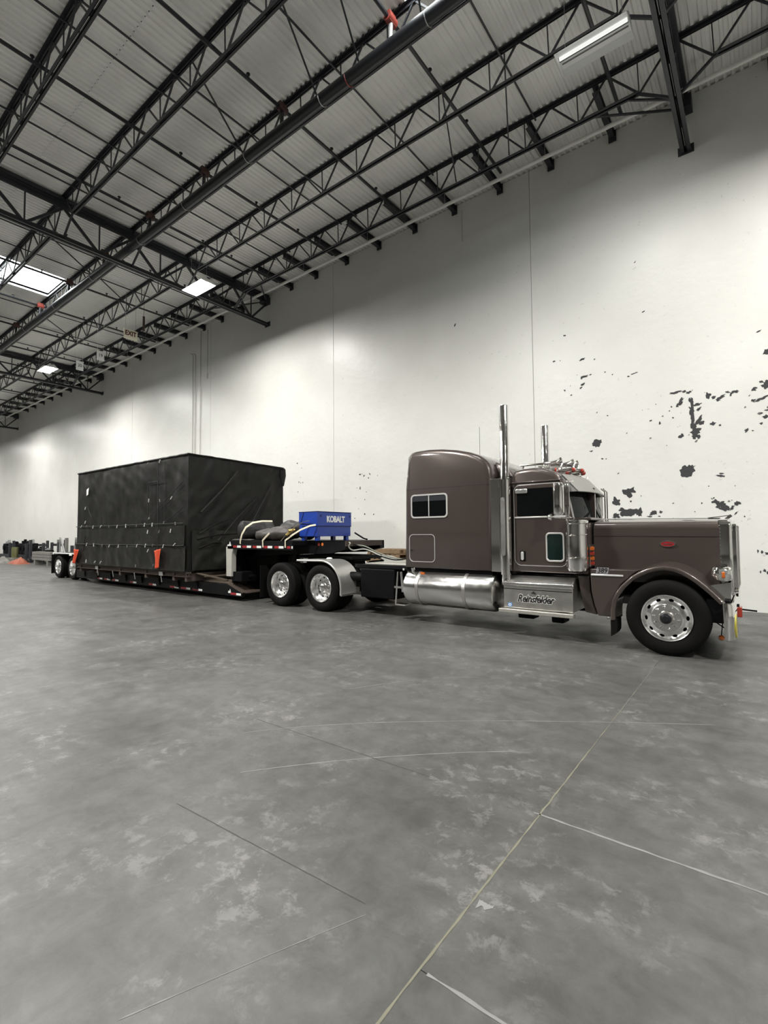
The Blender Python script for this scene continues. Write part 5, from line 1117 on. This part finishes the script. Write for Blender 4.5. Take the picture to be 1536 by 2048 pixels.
# stored racking parts, far left
def rack(x, y, L, W_, H_, label, m_='steel_dark'):
    t = thing('steel_frame', (x, y, 0), label, 'frame', 'dark steel frames stored by the wall')
    for sx in (0, 1):
        for sy in (0, 1): MB().box(x+sx*L-0.07, x+sx*L+0.07, y+sy*W_-0.07, y+sy*W_+0.07, 0, H_-0.18*((sx+sy) % 2)).build('post', m_, t)
    for sy in (0, 1): MB().box(x, x+L, y+sy*W_-0.035, y+sy*W_+0.035, 0.22, 0.42).build('rail', m_, t)
    MB().box(x, x+L, y+W_-0.035, y+W_+0.035, H_*0.72, H_*0.72+0.16).build('rail', m_, t)
    for sx in (0, 1): MB().box(x+sx*L-0.035, x+sx*L+0.035, y, y+W_, 0.24, 0.40).build('rail', m_, t)
    MB().box(x, x+L, y, y+W_, 0.42, 0.46).build('tray', m_, t)
    return t
def motor(x, y, wd, ht, label, cap='black'):
    t = thing('machine_unit', (x, y, 0.46), label, 'machine part', 'machine parts on the steel frames')
    MB().box(x-wd/2, x+wd/2, y-0.25, y+0.25, 0.46, 0.46+ht*0.75).build('casing', 'frame_black', t, bevel=0.04)
    MB().cyl((x-wd*0.1, y-0.30, 0.46+ht*0.45), (x-wd*0.1, y-0.25, 0.46+ht*0.45), min(wd, ht)*0.28, 16).build('drum', 'black', t)
    MB().cyl((x+wd*0.15, y, 0.46+ht*0.75), (x+wd*0.15, y, 0.46+ht), 0.09, 12).box(x-wd*0.4, x+wd*0.05, y-0.12, y+0.12, 0.46+ht*0.75, 0.46+ht*0.9).build('cap', cap, t)
rack(-37.6, 11.0, 2.3, 1.2, 1.48, 'dark steel frame with tall corner posts, nearest the trailer')
rack(-41.0, 11.0, 2.6, 1.2, 1.42, 'dark steel frame in the middle of the pile by the wall')
rack(-44.6, 11.0, 2.8, 1.2, 1.46, 'dark steel frame at the left edge of the picture')
motor(-44.0, 11.5, 0.7, 1.0, 'dark machine unit at the left edge of the picture', 'galvanised'); motor(-43.1, 11.5, 0.8, 0.75, 'low dark machine unit beside the one at the left edge'); motor(-42.3, 11.5, 0.5, 0.9, 'narrow dark machine unit right of the low one')
motor(-40.5, 11.5, 0.6, 1.05, 'tallest dark machine unit in the middle frame'); motor(-39.8, 11.5, 0.5, 0.95, 'narrow dark machine unit in the middle frame'); motor(-39.0, 11.5, 0.7, 1.05, 'wide dark machine unit with pale cap in the middle frame', 'galvanised')
motor(-37.0, 11.5, 0.7, 0.65, 'low dark machine unit in the frame nearest the trailer'); motor(-36.1, 11.5, 0.6, 0.5, 'lowest dark machine unit in the frame nearest the trailer', 'galvanised')
MB().loft([[(-39.3+dx*math.cos(t), 10.62+0.18*math.sin(t), z) for t in [2*PI*k/16 for k in range(16)]] for z, dx in ((0.30,0.28),(0.5,0.34),(0.85,0.33),(1.0,0.26))]).build('olive_bag', 'olive', label='olive green bag standing in front of the steel frames', cat='bag', origin=(-39.3,10.62,0.30))
MB().box(-39.9, -38.7, 10.38, 10.88, 0.0, 0.30).build('grey_crate', 'grey_bag', label='low grey crate under the olive green bag', cat='crate', origin=(-39.3,10.65,0), bevel=0.02)
def heap(name, x, y, L, W_, H_, m_, label, cat, seed):
    vs = []; nu, nv = 26, 14
    for j in range(nv+1):
        for i in range(nu+1):
            u = i/nu*2-1; v = j/nv*2-1; e = max(0.0, 1-u*u)**0.6*max(0.0, 1-v*v)**0.6
            vs.append((x+u*L/2, y+v*W_/2, H_*e*(0.75+0.5*noise.noise((u*2.2+seed, v*2, seed))+0.25*noise.noise((u*6, v*5, seed)))))
    k = nu+1; return MB().add(vs, [(j*k+i, j*k+i+1, (j+1)*k+i+1, (j+1)*k+i) for j in range(nv) for i in range(nu)]).build(name, m_, label=label, cat=cat, angle=70, fix=False, origin=(x,y,0))
heap('strap_heap', -36.9, 10.2, 1.7, 0.8, 0.40, 'orange_bundle', 'orange and brown bundle on the floor near the trailer', 'bundle', 2.0)
heap('canvas_heap', -39.6, 9.95, 2.4, 0.8, 0.42, 'grey_bag', 'greyish crumpled canvas on the floor beside the orange bundle', 'canvas', 6.0)
heap('canvas_heap', -42.3, 9.95, 1.8, 0.8, 0.50, 'grey_bag', 'greyish crumpled canvas at the left edge of the picture', 'canvas', 11.0)
tb = thing('timber_bundle', (-33.6, 10.6, 0), 'grey timber beams stacked between the frames and the trailer', 'timber')
for k in range(3): MB().box(-35.1, -32.2, 10.35, 10.75, 0.30+k*0.17, 0.45+k*0.17).build('beam', 'timber_grey', tb)
for x in (-34.7, -32.6): MB().box(x-0.1, x+0.1, 10.35, 10.75, 0.0, 0.30).build('block', 'timber_grey', tb)
rack(-33.4, 11.2, 2.0, 1.0, 1.35, 'dark steel frame behind the rear end of the trailer')
rack(-30.4, 11.2, 2.2, 1.0, 1.35, 'dark steel frame just left of the tarped load')
for i, (x, y) in enumerate(((-34.6, 11.6), (-34.1, 11.85))):
    MB().cyl((x, y, 0), (x, y, 1.5+0.1*i), 0.10, 14).build('plastic_roll', 'timber_grey', label=['tall pale roll standing beside the timber beams', 'taller pale roll standing against the wall behind the timber'][i], cat='roll', origin=(x, y, 0))
